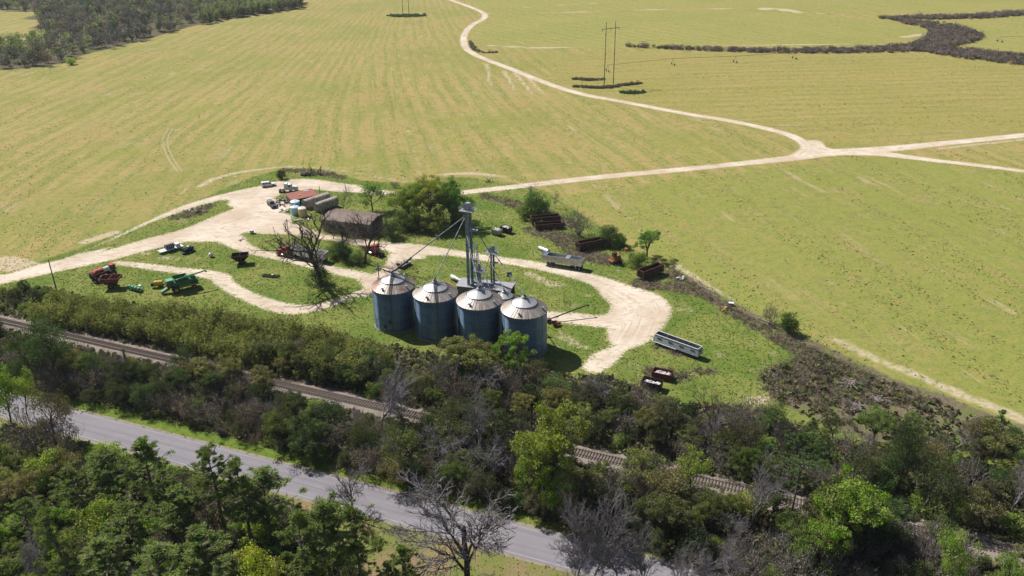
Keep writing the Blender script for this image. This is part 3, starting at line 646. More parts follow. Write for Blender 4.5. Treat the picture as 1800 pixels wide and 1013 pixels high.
b=MB().box(L_*.25,W_*.36,3.0,2.0,.8,.05,rx=R(6)); b.build('bare_patch',GALV,rf)
for k in range(4): MB().box(-L_/2+.4+k*L_*.16,-W_/2,0,.14,.14,2.35).build('post',DARKST,t)
# long weathered trailer bodies beside the red shed
OLDW=paint('weathered_white',(.40,.36,.32),.8,0,.8,(.16,.10,.07),.9)
for i,(A_,B_,lab) in enumerate((((535,368),(578,354),'long round-topped weathered van body, the one closest to the red-roofed shed'),((556,374),(592,361),'long round-topped weathered van body between the barn and its twin'))):
    c2,a2,L2=between(A_,B_); t=thing('storage_body',lab,'storage body',(*c2,0),a2,None)
    b=MB(); W2=2.5; pr=[(-W2/2,.5),(W2/2,.5),(W2/2,2.6)]+[(W2/2*math.cos(math.pi*k/8),2.6+.75*math.sin(math.pi*k/8)) for k in range(1,8)]+[(-W2/2,2.6)]
    b.prism([(x,z) for x,z in pr],-L2/2,L2/2,'x'); b.build('body',OLDW,t)
    b=MB()
    for k in range(8): b.box(-L2/2+.4+k*(L2-.8)/7,0,.5,.1,W2+.06,2.1)
    b.build('ribs',SH,t)
    b=MB()
    for xx in (-L2*.35,L2*.35):
        for yy in (-1,1): b.box(xx,yy,0,.5,.4,.5)
    b.build('blocks',CONC,t)
# ================================================================ TANKS
def tank(px,py,r,H,c,label,dome=True,group=None):
    x,y=G(px,py); t=thing('water_tank',label,'tank',(x,y,0)); m=paint('tank_'+'_'.join(str(int(v*100)) for v in c),c,.4,0,.25,(.25,.22,.18),1.2)
    b=MB(); b.lathe([(r*.98,0)]+[(r*(1.0 if k%2 else .975),.08+(H-.1)*k/12) for k in range(13)],28); b.build('shell',m,t,smooth=True)
    tm=paint('tank_top_pale',(.66,.74,.80),.5,0,.2,(.4,.4,.38)) if c[2]>c[0] else paint('tank_top_cream',(.72,.70,.64),.5,0,.3,(.4,.35,.25))
    b=MB(); b.lathe([(r,H),(r*.9,H+.1),(r*.3,H+.42),(.02,H+.45)],28); tp=b.build('top',tm,t,smooth=True)
    b=MB(); b.lathe([(.3,H+.4),(.3,H+.58),(.02,H+.6)],14); b.build('lid',tm,tp)
    return t
tank(520.5,371,1.6,3.5,(.22,.45,.58),'pale blue plastic tank, the taller one against the red-roofed shed')
tank(519.5,377,1.45,2.7,(.28,.52,.60),'pale blue plastic tank standing in front of its taller twin')
tank(533,380,1.5,2.9,(.62,.45,.22),'tan yellow plastic tank with a white lid, right of the blue tanks')
# ================================================================ POLES
WOODP=paint('pole_wood',(.075,.06,.05),.9,0,.4,(.14,.12,.1),2)
def pole(px,py,ytop,label,arm=None,transformer=False,r=.15):
    x,y=G(px,py); H=height_at(px,py,ytop); t=thing('utility_pole',label,'utility pole',(x,y,0),R(-22)); MB().cyl((0,0,0),(0,0,H),r*1.2,r*.8,10).build('post',WOODP,t)
    if arm: MB().box(0,-.12,H-.7,arm,.1,.12).build('crossarm',WOODP,t); m=MB(); [m.cyl((s*arm*.42,-.12,H-.58),(s*arm*.42,-.12,H-.38),.05,.05,8) for s in (-1,0,1)]; m.build('insulators',GALV,t)
    if transformer:
        for s in (-1,1): MB().cyl((s*.5,-.1,H-2.4),(s*.5,-.1,H-1.4),.26,.26,12).build('transformer',GALV,t)
    return t,Vector((x,y,H))
pole(101,516,457,'tall dark wooden pole at the left, above the bamboo',None)
_,q1=pole(512,447,385,'thin dark wooden pole behind the red semi truck',1.2,r=.12)
pole(563,346,327,'short wooden pole beside the right end of the red tin roof',None,r=.12)
_,q2=pole(667,499,462,'utility pole carrying grey transformers, just left of the leftmost bin',1.8,True,r=.13)
b=MB(); A_=q1-Vector((0,0,.3));B_=q2-Vector((0,0,.4))
for dy in (-.4,.4):
    pts=[]
    for k in range(13):
        f=k/12; p=A_.lerp(B_,f); p.z-=1.2*4*f*(1-f); p.y+=dy; pts.append(p)
    b.path(pts,.025,4)
o=b.build('power_line',DARKST); tag(o,'pair of thin sagging wires between the truck pole and the transformer pole','power line')
# H-frame pylons
def hframe(pxa,pxb,pya,pyb,ytop,label,patch=True):
    a=np.array(G(pxa,pya)); b_=np.array(G(pxb,pyb)); c=(a+b_)/2; H=height_at(pxa,pya,ytop); ang=math.atan2(b_[1]-a[1],b_[0]-a[0]); L=np.hypot(*(b_-a))
    t=thing('power_pylon',label,'pylon',(*c,0),ang); PG=paint('pylon_pole',(.16,.20,.18),.8,0,.3,(.1,.1,.08))
    for s in (-1,1): MB().cyl((s*L/2,0,0),(s*L/2,0,H),.27,.16,8).build('pole',PG,t)
    zc=H*.89; MB().box(0,0,zc,L*1.9,.28,.32).build('crossarm',PG,t)
    for s in (-.9,0,.9): MB().cyl((s*L,0,zc),(s*L,0,zc-1.3),.13,.09,8).build('insulator',PG,t)
    for s in (-1,1):
        b=MB()
        for f in (.8,.48,.25): b.cyl((s*L/2,-.0,H*f),(s*L/2,0,H*f+.7),.34,.34,8)
        b.build('pole_bands',PG,t)
    return t
hframe(1062,1078,150,147.5,39,'tall two-poled power pylon in the field at upper right')
hframe(708.5,719,28,27,-22,'distant two-poled power pylon cut by the top edge of the picture')
# ================================================================ VEHICLES AND MACHINERY
TYRE=paint('tyre_rubber',(.018,.018,.02),.9,0,.5,(.10,.08,.06),2); HUBY=paint('hub_white',(.45,.45,.45),.6); GLASS=paint('dark_glass',(.02,.03,.04),.12,0,.1,(.1,.1,.1),1,.8)
RED=paint('paint_red',(.36,.022,.025),.35,0,.2,(.15,.05,.04)); MAROON=paint('paint_maroon',(.13,.032,.026),.6,0,.5,(.09,.045,.03)); DMAR=paint('paint_dark_maroon',(.055,.018,.018),.6,0,.5,(.06,.03,.02))
WHITEP=paint('paint_white',(.72,.72,.71),.35,0,.15,(.35,.3,.25)); GREENP=paint('paint_green',(.022,.16,.055),.4,0,.25,(.04,.07,.04)); YEL=paint('paint_yellow',(.62,.38,.02),.5,0,.3,(.3,.15,.05))
BLACK=paint('paint_black',(.018,.018,.02),.4,0,.3,(.08,.07,.06)); RUST=paint('rusty_steel',(.17,.085,.055),.85,.1,.7,(.045,.028,.022),1.5); DRUST=paint('dark_rust',(.06,.034,.025),.9,.1,.5,(.08,.04,.025),1.5)
ORUST=paint('orange_rust',(.30,.13,.05),.85,0,.5,(.12,.055,.03)); ALU=paint('aluminium',(.50,.50,.51),.35,.6,.3,(.22,.2,.18),1); GREYP=paint('paint_grey',(.24,.26,.29),.55,.1,.5,(.14,.11,.09)); CHROME=paint('chrome',(.6,.6,.6),.2,.9,.1,(.3,.3,.3))
OLIVE=paint('junk_wood',(.22,.19,.15),.9,0,.6,(.10,.08,.06)); TGREEN=paint('faded_green',(.10,.34,.20),.6,0,.4,(.15,.15,.1)); BLUEC=paint('tarp_blue',(.10,.13,.24),.5)
def wheels(t,xs,y,r,w,dual=False,hub=HUBY):
    for x in xs:
        for s in (-1,1):
            b=MB().wheel(x,s*y,r,w*(2 if dual else 1)); wo=b.build('wheel',TYRE,t); MB().cyl((x,s*(y+w*.4),r),(x,s*(y+w*(1.02 if dual else .53)),r),r*.5,r*.42,12).build('rim',hub,wo)
def place(a,b_,L=None,at=.5):
    c,ang,l=between(a,b_); return c,ang,l
# --- conventional semi tractor (front towards +x)
def tractor(t,cm,sleeper=False):
    b=MB(); b.box(-1.0,0,.75,5.6,.9,.28); b.build('chassis',BLACK,t)
    b=MB(); b.prism([(1.0,1.0),(2.95,1.0),(2.95,1.75),(2.75,1.95),(1.0,2.15)],-.85,.85); hood=b.build('hood',cm,t)
    b=MB().box(2.98,0,1.05,.06,1.1,.8); b.build('grille',CHROME,hood)
    b=MB().box(3.12,0,.45,.22,2.3,.45); b.build('bumper',CHROME,t)
    for s in (-1,1):
        MB().cyl((3.0,s*.72,1.35),(3.02,s*.72,1.35),.15,.15,10).build('headlight',HUBY,t)
        b=MB(); prof=[(2.2+.72*math.cos(math.pi*k/8),.75+.62*math.sin(math.pi*k/8)) for k in range(9)]; b.prism(prof,s*.8 if s>0 else -1.2,s*1.2 if s>0 else -.8); b.build('fender',cm,t)
        MB().cyl((-.2,s*1.05,.7),(1.0,s*1.05,.7),.32,.32,12).build('fuel_tank',CHROME,t)
        MB().cyl((-.75 if not sleeper else -1.75,s*.95,1.2),(-.75 if not sleeper else -1.75,s*.95,3.6),.09,.09,8).build('exhaust_stack',CHROME,t)
    b=MB(); b.prism([(-.6,1.0),(1.0,1.0),(1.0,2.15),(.7,2.85),(.5,2.95),(-.6,2.98)],-1.1,1.1); cab=b.build('cab',cm,t)
    b=MB(); b.add([(1.02,-.95,2.15),(1.02,.95,2.15),(.74,.9,2.8),(.74,-.9,2.8)],[(0,1,2,3)]); b.build('windscreen',GLASS,cab)
    for s in (-1,1): MB().box(.1,s*1.105,2.05,.9,.03,.6).build('side_window',GLASS,cab)
    if sleeper: MB().box(-1.15,0,1.0,1.1,2.3,2.35).build('sleeper_box',cm,t)
    wheels(t,[2.2],.95,.5,.28); wheels(t,[-2.1,-3.35],.82,.5,.3,True)
    return cab
# red semi with white dump trailer
c_,a_,l_=place((572,460),(492,447)); ux=Vector((math.cos(a_),math.sin(a_),0))
f=np.array(G(493,448)); loc=f-np.array([ux.x,ux.y])*2.4
t=thing('semi_truck','red semi truck tractor hitched to the white open dump trailer under the bare tree','truck',(*loc,0),a_); tractor(t,RED)
tl_=thing('dump_trailer','white open-topped dump trailer hitched behind the red semi truck, dirty brown inside','trailer',(*(loc-np.array([ux.x,ux.y])*8.3),0),a_)
WD=paint('trailer_white',(.62,.62,.64),.5,0,.35,(.35,.30,.25),.8); INS=paint('trailer_inside',(.24,.17,.13),.85,0,.6,(.40,.34,.28),1)
b=MB(); b.hopper(-5.6,5.6,-1.0,1.0,1.15,-5.9,6.0,-1.28,1.28,3.15,.1); box=b.build('body',WD,tl_)
b=MB()
for k in range(9): b.box(-5.5+k*1.38,-1.22,1.25,.09,.12,1.85,rx=R(-5)).box(-5.5+k*1.38,1.22,1.25,.09,.12,1.85,rx=R(5))
b.build('side_posts',WD,box); b=MB(); b.prism([(-.88,1.3),(.88,1.3),(1.02,1.95),(0,1.6),(-1.0,2.1)],-5.6,5.6,'x'); b.build('load_residue',INS,tl_)
MB().box(0,0,.85,11.2,.95,.28).build('frame',BLACK,tl_); wheels(tl_,[-4.9,-3.7],.85,.52,.3,True); MB().box(1.2,0,.75,3.2,2.0,.3).build('landing_gear',GREYP,tl_)
# red cab wreck
c_,a_,l_=place((668,448),(650,438)); x,y=G(657,447)
t=thing('truck_tractor','parked red truck tractor with a tall boxy cab behind the right-hand bare tree','truck',(x,y,0),R(140)); tractor(t,RED,True)
# --- SUV (front +x)
def car(t,body,Lc=5.1,pick=False,cover=None):
    w=.98; b=MB()
    b.prism([(-Lc/2,.45),(Lc/2-.1,.45),(Lc/2,.7),(Lc/2-.12,1.0),(Lc/2-1.35,1.12),(-Lc/2+.02,1.12)],-w,w); bo=b.build('body',body,t)
    if not pick:
        b=MB(); b.prism([(-Lc/2+.06,1.12),(Lc/2-1.45,1.12),(Lc/2-2.1,1.72),(-Lc/2+.3,1.80)],-w*.9,w*.9); cab=b.build('cabin',GLASS,t)
        b=MB(); b.prism([(-Lc/2+.2,1.76),(Lc/2-2.1,1.69),(Lc/2-2.3,1.80),(-Lc/2+.35,1.87)],-w*.91,w*.91); b.build('roof',body,t)
        for xx,dx in ((-Lc/2+.28,0),(-Lc/2+1.35,0),(Lc/2-2.75,0)):
            MB().box(xx,0,1.12,.12,w*1.84,.66).build('pillar',body,cab)
        b=MB(); [b.cyl((-Lc/2+.6,s*.75,1.95),(Lc/2-2.6,s*.75,1.9),.03,.03,5) for s in (-1,1)]; b.build('roof_rack',DARKST,t)
    else:
        b=MB(); b.prism([(-.4,1.1),(1.15,1.1),(.55,1.72),(-.3,1.75)],-w*.88,w*.88); cab=b.build('cab',GLASS,t); b=MB(); b.prism([(-.35,1.73),(.55,1.70),(.45,1.8),(-.3,1.82)],-w*.88,w*.88); b.build('roof',body,t)
        if cover: b=MB(); b.prism([(-w*.9,1.1),(w*.9,1.1),(w*.8,1.7),(0,1.82),(-w*.8,1.7)],-Lc/2+.05,-.5,'x'); b.build('bed_cover',cover,t)
    for s in (-1,1):
        MB().box(Lc/2-.05,s*.72,.72,.1,.35,.2).build('headlight',HUBY,t); MB().box(-Lc/2-.01,s*.8,.75,.06,.2,.35).build('tail_light',RED,t)
    wheels(t,[-Lc/2+.95,Lc/2-.95],.88,.38,.24)
c_,a_,l_=place((461,329),(483,326)); t=thing('parked_car','white sport utility car parked alone on the sand at the top edge of the yard','car',(*c_,0),a_); car(t,WHITEP,5.2)
c_,a_,l_=place((473,358),(484,368)); t=thing('pickup_truck','black pickup truck with a grey-green bed cover near the scrap pile','pickup truck',(*c_,0),a_); car(t,BLACK,5.8,True,paint('bed_grey',(.13,.17,.16),.5))
# white small truck behind the red roof
c_,a_,l_=place((500,338),(519,336)); t=thing('box_truck','old white truck cab parked behind the rusty red tin roof','truck',(*c_,0),a_-.1); cab=tractor(t,WHITEP,True)
# --- grain cart (tongue towards -x)
def grain_cart(loc,ang,label,mat,s=1.0):
    t=thing('grain_cart',label,'grain cart',(*loc,0),ang,'steel grain carts'); b=MB(); b.hopper(-.9*s,.9*s,-.55*s,.55*s,.8*s,-2.3*s,2.3*s,-1.45*s,1.45*s,2.35*s,.07,outer=True); tub=b.build('hopper',mat,t)
    b=MB(); b.hopper(-2.3*s,2.3*s,-1.45*s,1.45*s,2.34*s,-2.35*s,2.35*s,-1.5*s,1.5*s,2.85*s,.06); 
    b=MB()
    for x0,y0,x1,y1 in ((-2.33,-1.48,2.33,-1.48),(2.33,-1.48,2.33,1.48),(2.33,1.48,-2.33,1.48),(-2.33,1.48,-2.33,-1.48)):
        L=math.hypot(x1-x0,y1-y0)*s; b.box((x0+x1)/2*s,(y0+y1)/2*s,2.32*s,L,.08,.55*s,rz=math.atan2(y1-y0,x1-x0))
    b.build('sideboards',mat,t); MB().box(0,0,2.75*s,.08,2.8*s,.1).build('cross_bar',mat,t)
    for k in (-1,1): b=MB(); b.cyl((.3*s,k*.6*s,1.6*s),(.1*s,k*1.3*s,.7*s),.1,.1,6); b.build('axle_leg',mat,t)
    wheels(t,[.2*s],1.35*s,.78*s,.5*s,hub=mat); b=MB(); b.cyl((-1.0*s,0,.8*s),(-3.0*s,0,.55*s),.1,.08,6).cyl((-3.0*s,0,.55*s),(-3.0*s,0,0),.05,.05,6); b.build('tongue',DARKST,t)
    b=MB(); b.cyl((-1.0*s,-1.0*s,1.2*s),(-2.1*s,-1.75*s,2.7*s),.17,.17,8); b.build('unload_auger',mat,t)
    return t
x,y=G(424,463); grain_cart((x,y),R(12),'dark maroon grain cart alone on the grass slope between two sand tracks',DMAR,1.02)
x,y=G(198,505); grain_cart((x,y),R(5),'rusty red grain cart parked tight against the red field sprayer',paint('paint_brick',(.20,.055,.035),.6,0,.4,(.12,.05,.03)),1.12)
# --- red self-propelled field sprayer
c_,a_,l_=place((208,480),(160,497)); x,y=G(183,489)
t=thing('field_sprayer','large red self-propelled sprayer with folded booms at the left grass edge','sprayer',(x,y,0),a_)
MB().box(0,0,1.3,6.6,1.2,.35).build('chassis',DMAR,t)
b=MB(); b.prism([(-.2,1.7),(2.6,1.7),(2.9,2.5),(2.6,2.95),(.2,3.05),(-.2,2.6)],-.75,.75); b.build('engine_hood',RED,t)
b=MB(); b.box(1.3,0,3.05,1.8,1.0,.12); b.build('hood_top',paint('paint_bright_red',(.48,.03,.03),.35),t)
b=MB(); b.cyl((-1.9,0,2.45),(-.3,0,2.45),.72,.72,18); b.build('tank',WHITEP,t)
b=MB(); b.box(-2.9,0,1.7,1.5,1.7,1.6,top=(.85,.85)); cb=b.build('cab',GLASS,t); MB().box(-2.9,0,3.3,1.5,1.7,.16).build('cab_roof',RED,cb)
b=MB()
for s in (-1,1):
    for z in (1.7,2.3): b.cyl((-3.9,s*1.45,z),(3.9,s*1.35,z+.1),.07,.07,5)
    for k in range(10): b.cyl((-3.9+k*.86,s*1.42,1.7),(-3.5+k*.86,s*1.42,2.3),.04,.04,4)
b.build('boom',DMAR,t)
b=MB(); b.cyl((3.4,-.3,2.0),(8.6,.9,1.1),.08,.05,6); b.build('boom_tip',DARKST,t)
wheels(t,[-2.3,2.3],1.45,.95,.45,hub=HUBY)
for s in (-1,1): MB().box(3.4,s*.5,1.5,.5,.4,1.1).build('ladder_frame',DMAR,t)
# --- combine harvester (front = -x side towards lower left of the photo)
c_,a_,l_=place((345,500),(298,517)); x,y=G(321,509); a_=R(213)
t=thing('combine_harvester','green combine harvester with its long unloading auger swung out over the sand','combine harvester',(x,y,0),a_)
b=MB(); b.prism([(-4.2,1.2),(2.2,1.1),(2.4,3.0),(-1.8,3.25),(-4.3,2.6)],-1.5,1.5); bd=b.build('body',GREENP,t)
b=MB(); [b.box(-1.0,s*1.53,1.35,5.4,.05,.22) for s in (-1,1)]; b.build('stripe',YEL,bd); b=MB(); [b.box(-3.0,s*1.53,1.7,1.3,.04,.8) for s in (-1,1)]; b.build('side_screen',DARKST,bd)
b=MB(); b.hopper(-1.2,1.3,-1.0,1.0,3.0,-1.9,2.0,-1.75,1.75,3.95,.06); b.build('grain_tank',GREENP,t)
b=MB(); b.prism([(2.3,1.7),(3.9,1.7),(4.1,2.5),(3.6,3.55),(2.3,3.55)],-.95,.95); cb=b.build('cab',GLASS,t); MB().box(3.0,0,3.55,1.9,2.0,.2,top=(.9,.9)).build('cab_roof',TGREEN,cb)
b=MB(); b.prism([(3.2,1.1),(3.2,1.9),(5.6,.9),(5.6,.3)],-.6,.6); b.build('feeder_house',GREENP,t)
b=MB(); b.box(-3.1,0,2.9,1.5,1.9,.8,top=(.8,.8)); b.build('engine_deck',GREENP,t)
b=MB(); b.cyl((.9,1.5,2.2),(.9,1.65,4.1),.22,.2,10).cyl((.9,1.6,3.95),(-6.4,1.75,4.75),.2,.18,10).cyl((-6.4,1.75,4.75),(-6.75,1.75,4.35),.22,.24,8); b.build('unloading_auger',GREENP,t)
wheels(t,[1.9],1.75,.98,.65,hub=YEL); wheels(t,[-3.0],1.35,.62,.4,hub=YEL)
b=MB(); 
for s in (-.35,.35): b.cyl((2.9,-1.35+s*.3,.5),(2.6,-1.35+s*.3,1.9),.04,.04,4)
b.build('ladder',DARKST,t)
# yellow drum, green planter
x,y=G(280,505); t=thing('yellow_drum_trailer','small yellow round-topped machine parked left of the green combine','farm implement',(x,y,0),R(10))
b=MB(); b.cyl((-1.1,0,1.25),(1.1,0,1.25),.75,.75,16); b.build('drum',YEL,t); MB().box(-.3,0,.55,3.6,1.0,.15).build('frame',DRUST,t); wheels(t,[.3],.75,.4,.25); MB().box(-1.7,0,.6,.6,.9,.9).build('hitch_stand',DARKST,t)
x,y=G(240,510); t=thing('seed_planter','low pale green field planter with white bin lids, half hidden by the bamboo','farm implement',(x,y,0),R(-28))
MB().box(0,0,.6,4.6,.35,.3).build('toolbar',TGREEN,t)
for k in range(4):
    b=MB(); b.box(-1.8+k*1.2,-.6,.7,.8,.9,.65,top=(.8,.8)); b.build('seed_box',TGREEN,t)
    b=MB(); b.cyl((-1.8+k*1.2,-.9,.3),(-1.7+k*1.2,-.9,.3),.3,.3,10); b.build('disc',DARKST,t)
b=MB(); b.cyl((0,.2,.6),(.2,2.6,.4),.08,.08,6); b.build('tongue',TGREEN,t); wheels(t,[-1.2,1.2],.5,.35,.2); MB().box(.9,.6,.9,.8,.7,.5).build('white_box',WHITEP,t)
# --- flat trailer with tank
c_,a_,l_=place((283,446),(318,436)); t=thing('nurse_trailer','white flatbed trailer carrying a dark ribbed tank beside the sand road','trailer',(*c_,0),a_)
MB().box(0,0,.7,7.4,2.3,.16).build('deck',WHITEP,t); wheels(t,[.6,1.6],1.0,.38,.25)
b=MB(); b.cyl((-1.6,0,1.65),(1.1,0,1.65),.78,.78,20); tk=b.build('tank',paint('tank_dark_blue',(.07,.08,.13),.35),t); b=MB(); [b.cyl((-1.5+k*.62,0,1.65),(-1.42+k*.62,0,1.65),.82,.82,20) for k in range(5)]; b.build('bands',WHITEP,tk)
b=MB(); b.box(2.2,0,.86,1.3,1.7,1.1); b.build('pump_box',WHITEP,t); b=MB(); b.cyl((-3.6,0,.7),(-3.6,0,2.0),.05,.05,6).cyl((-3.7,0,.7),(-5.0,0,.5),.08,.06,6); b.build('mast',DARKST,t)
c_,a_,l_=place((320,448),(341,439)); t=thing('tank_trailer','black twin-tank trailer parked right of the white flatbed','trailer',(*c_,0),a_)
MB().box(0,0,.5,4.4,1.9,.15).build('frame',DARKST,t); wheels(t,[0],.9,.38,.25)
for s in (-1,1): MB().cyl((-1.7,s*.48,1.15),(1.7,s*.48,1.15),.46,.46,14).build('tank',BLACK,t)
MB().box(.2,-.2,1.55,.7,.6,.45).build('pump',WHITEP,t)
x,y=G(371.5,452); t=thing('round_tank','small white round tank sitting on the grass below the sand yard','tank',(x,y,0)); b=MB(); b.sphere((0,0,.75),.75,14,9); b.build('shell',WHITEP,t,smooth=True); MB().cyl((0,0,1.4),(0,0,1.6),.2,.2,10).build('lid',DARKST,t)
b=MB(); [b.box(.5*math.cos(k*2.1),.5*math.sin(k*2.1),0,.12,.12,.4) for k in range(3)]; b.build('legs',DARKST,t)
x,y=G(443,410.5); t=thing('liquid_tote','white caged liquid tote on the corner of sand and grass','tote',(x,y,0),R(15)); MB().box(0,0,.15,1.2,1.0,1.0).build('bottle',WHITEP,t); b=MB()
for z in (.3,.6,.9,1.16): b.path([(-.62,-.52,z),(.62,-.52,z),(.62,.52,z),(-.62,.52,z),(-.62,-.52,z)],.02,4)
for xx in (-.62,-.2,.2,.62): b.cyl((xx,-.52,.1),(xx,-.52,1.18),.02,.02,4)
b.build('cage',DARKST,t); MB().box(0,0,0,1.2,1.0,.14).build('pallet',OLIVE,t)
# --- disc harrow
c_,a_,l_=place((459,485),(494,488)); t=thing('disc_harrow','flattened dark disc harrow lying in the bright grass','farm implement',(*c_,0),a_)
b=MB(); b.box(0,.5,.35,5.2,.12,.12).box(0,-.5,.35,5.2,.12,.12); [b.box(x,0,.35,.1,1.0,.1) for x in (-2.4,-.8,.8,2.4)]; b.build('frame',BLUEC if False else DARKST,t)
for y in (-.5,.5):
    b=MB(); [b.cyl((-2.4+k*.4,y,.3),(-2.36+k*.4,y,.3),.3,.3,12) for k in range(13)]; b.build('disc_gang',DARKST,t)
MB().box(.5,0,.47,.5,.4,.25).build('weight_box',WHITEP,t)
# --- flatbed by the bin
c_,a_,l_=place((700,474),(722,462)); t=thing('farm_wagon','small weathered plank wagon parked above the leftmost bin','wagon',(*c_,0),a_); MB().box(0,0,.8,4.6,2.2,.15).build('deck',OLDW,t); wheels(t,[-1.5,1.5],.9,.38,.22); MB().box(-2.25,0,.95,.08,2.2,.7).build('headboard',DRUST,t); MB().box(.8,0,.95,1.2,.8,.5).build('load_crate',OLIVE,t)
# --- white tanks by shed
c_,a_,l_=place((792,490),(812,500)); t=thing('fan_heater','white cylindrical burner fan lying behind the bins, left of the grey shed','fan',(*c_,0),a_); b=MB(); b.cyl((-2.0,0,.9),(-.4,0,.9),.62,.62,16); b.build('fan_housing',WHITEP,t); b=MB(); b.cyl((-.4,0,.9),(1.2,0,.9),.62,.45,14); b.build('heater_cone',ALU,t)
MB().box(.2,0,0,3.4,.9,.28).build('skid',DARKST,t); MB().box(1.8,0,.3,.9,.9,1.0).build('duct_box',WHITEP,t); b=MB().cyl((-1.2,0,1.4),(-1.2,0,3.6),.04,.04,5); b.build('stack',DARKST,t)
c_,a_,l_=place((781,497),(803,508)); t=thing('steel_beam','rusty yellow beam lying on the grass left of the grey shed','beam',(*c_,0),a_); MB().box(0,0,.1,4.6,.25,.3).box(0,0,.4,4.6,.4,.06).build('web',ORUST,t)
# --- portable auger right of bins
A_=Vector((*G(968,566),.9)); B_=Vector((*G(1033,553.5),2.1)); d=B_-A_; t=thing('portable_auger','long dark portable auger reaching out over the sand from the rightmost bin','auger',(A_.x,A_.y,0),math.atan2(d.y,d.x)); L_=math.hypot(d.x,d.y)
b=MB(); b.cyl((-1.0,0,.7),(L_,0,2.9),.17,.17,10); b.build('tube',BLACK,t); b=MB(); b.cyl((L_,0,3.0),(L_+.25,0,2.45),.24,.22,8); b.build('spout',BLACK,t)
b=MB(); b.box(-.6,0,.2,1.1,1.0,.9); b.build('motor_box',RUST,t); b=MB(); b.cyl((.2,-.8,.4),(2.2,0,1.05),.05,.05,5).cyl((.2,.8,.4),(2.2,0,1.05),.05,.05,5); b.build('undercarriage',RUST,t); wheels(t,[.2],.85,.35,.18)
x,y=G(975,573); t=thing('auger_hopper','rusty red intake hopper on the ground beside the rightmost bin','hopper',(x,y,0),R(20)); b=MB(); b.hopper(-.4,.4,-.3,.3,.2,-.9,.9,-.7,.7,1.1,.05); b.build('bowl',RUST,t); MB().box(1.2,0,.3,.7,.6,.6).build('gearbox',RED,t)
b=MB(); [b.cyl((sx*.7,sy*.5,0),(sx*.6,sy*.45,.8),.04,.04,5) for sx in(-1,1) for sy in (-1,1)]; b.build('stand',DRUST,t)
# pole frame on grass
x,y=G(991,533); t=thing('swing_frame','thin black leaning pole frame standing alone on the grass inside the sand loop','frame',(x,y,0),R(-30)); b=MB(); b.cyl((0,0,0),(0,0,3.6),.07,.06,6); b.build('post',DARKST,t)
b=MB(); b.cyl((.0,0,2.9),(2.2,0,.2),.05,.05,5).cyl((.3,0,1.6),(2.2,0,.2),.04,.04,5).cyl((0,0,.5),(2.2,-.3,.2),.04,.04,5); b.build('brace',DARKST,t)
# --- silver hopper trailer
c_,a_,l_=place((955,463),(1024,474)); t=thing('hopper_trailer','silver ribbed grain trailer with open top beside the curving sand road','trailer',(*c_,0),a_)
b=MB(); b.hopper(-6.0,6.0,-1.15,1.15,1.3,-6.3,6.3,-1.28,1.28,3.3,.09); bd=b.build('body',ALU,t); b=MB()
for k in range(30):
    for s in (-1,1): b.box(-6.1+k*.42,s*1.245,1.35,.09,.09,1.9,rx=-s*R(3.5))
b.build('side_ribs',ALU,bd); b=MB()
for s in (-1,1): b.box(s*3.0,0,.55,1.2,1.0,.9)
b.build('discharge_chute',DARKST,t); [MB().box(x_,0,3.3,.12,2.5,.12).build('top_bow',DARKST,t) for x_ in (-2.8,.8,2.4)]; MB().box(1.6,0,3.2,1.4,2.3,.08).build('hatch_cover',GREYP,t)
b=MB(); b.box(-5.3,0,3.05,1.4,2.3,.16); b.build('tarp_end',BLUEC,t); wheels(t,[4.3,5.4],.95,.5,.28); MB().box(-4.4,0,.5,.25,1.9,.9).build('landing_gear',DARKST,t)
c_,a_,l_=place((946,438),(966,446)); t=thing('drainage_pipe','fat white pipe section lying behind the silver grain trailer','pipe',(*c_,0),a_); b=MB(); b.lathe([(.55,-2.0),(.55,2.0)],16); 
b=MB(); b.cyl((-2.0,0,.6),(2.0,0,.6),.6,.6,16); b.build('pipe_wall',WHITEP,t); b=MB(); [b.cyl((k*1.9,0,.6),(k*1.9+.12,0,.6),.66,.66,16) for k in (-1,0,1)]; b.build('collars',ALU,t)
# --- grey gondola trailer
c_,a_,l_=place((1150,601),(1232,631)); t=thing('gondola_trailer','pale blue-grey open hopper trailer divided in four bays, alone on the right lawn','trailer',(*c_,0),a_)
GG=paint('gondola_paint',(.40,.44,.50),.5,.1,.4,(.12,.12,.13),1.2); b=MB(); b.hopper(-6.1,6.2,-1.25,1.25,.95,-5.8,5.9,-.95,.95,2.75,.1); bd=b.build('body',GG,t)
MB().box(0,0,1.15,11.6,1.9,.25).build('hold_floor',DRUST,t)
b=MB(); b.path([(-5.8,-.95,2.8),(5.9,-.95,2.8),(5.9,.95,2.8),(-5.8,.95,2.8),(-5.8,-.95,2.8)],.09,6); b.build('top_rim',WHITEP,bd)
for xx in (-2.9,0,2.9): MB().box(xx,0,2.3,.12,1.9,.4).build('divider',RUST,t)
for k in range(4):
    for s in (-1,1): MB().box(-4.4+k*3.0,s*1.12,1.9,1.1,.08,.28,rx=s*R(9)).build('vent_plate',DARKST,bd)
b=MB().box(6.05,0,1.85,.1,1.0,.3,ry=R(-9)); b.build('end_plate',DARKST,bd)
b=MB(); b.box(-2.8,-1.33,.8,6.4,.12,.14).box(-6.2,0,.8,.6,2.4,.14); b.build('side_rail',WHITEP,t); MB().box(0,0,.65,11.8,1.0,.3).build('frame',BLACK,t); wheels(t,[-4.8,3.6,4.8],.95,.45,.28,hub=DRUST)
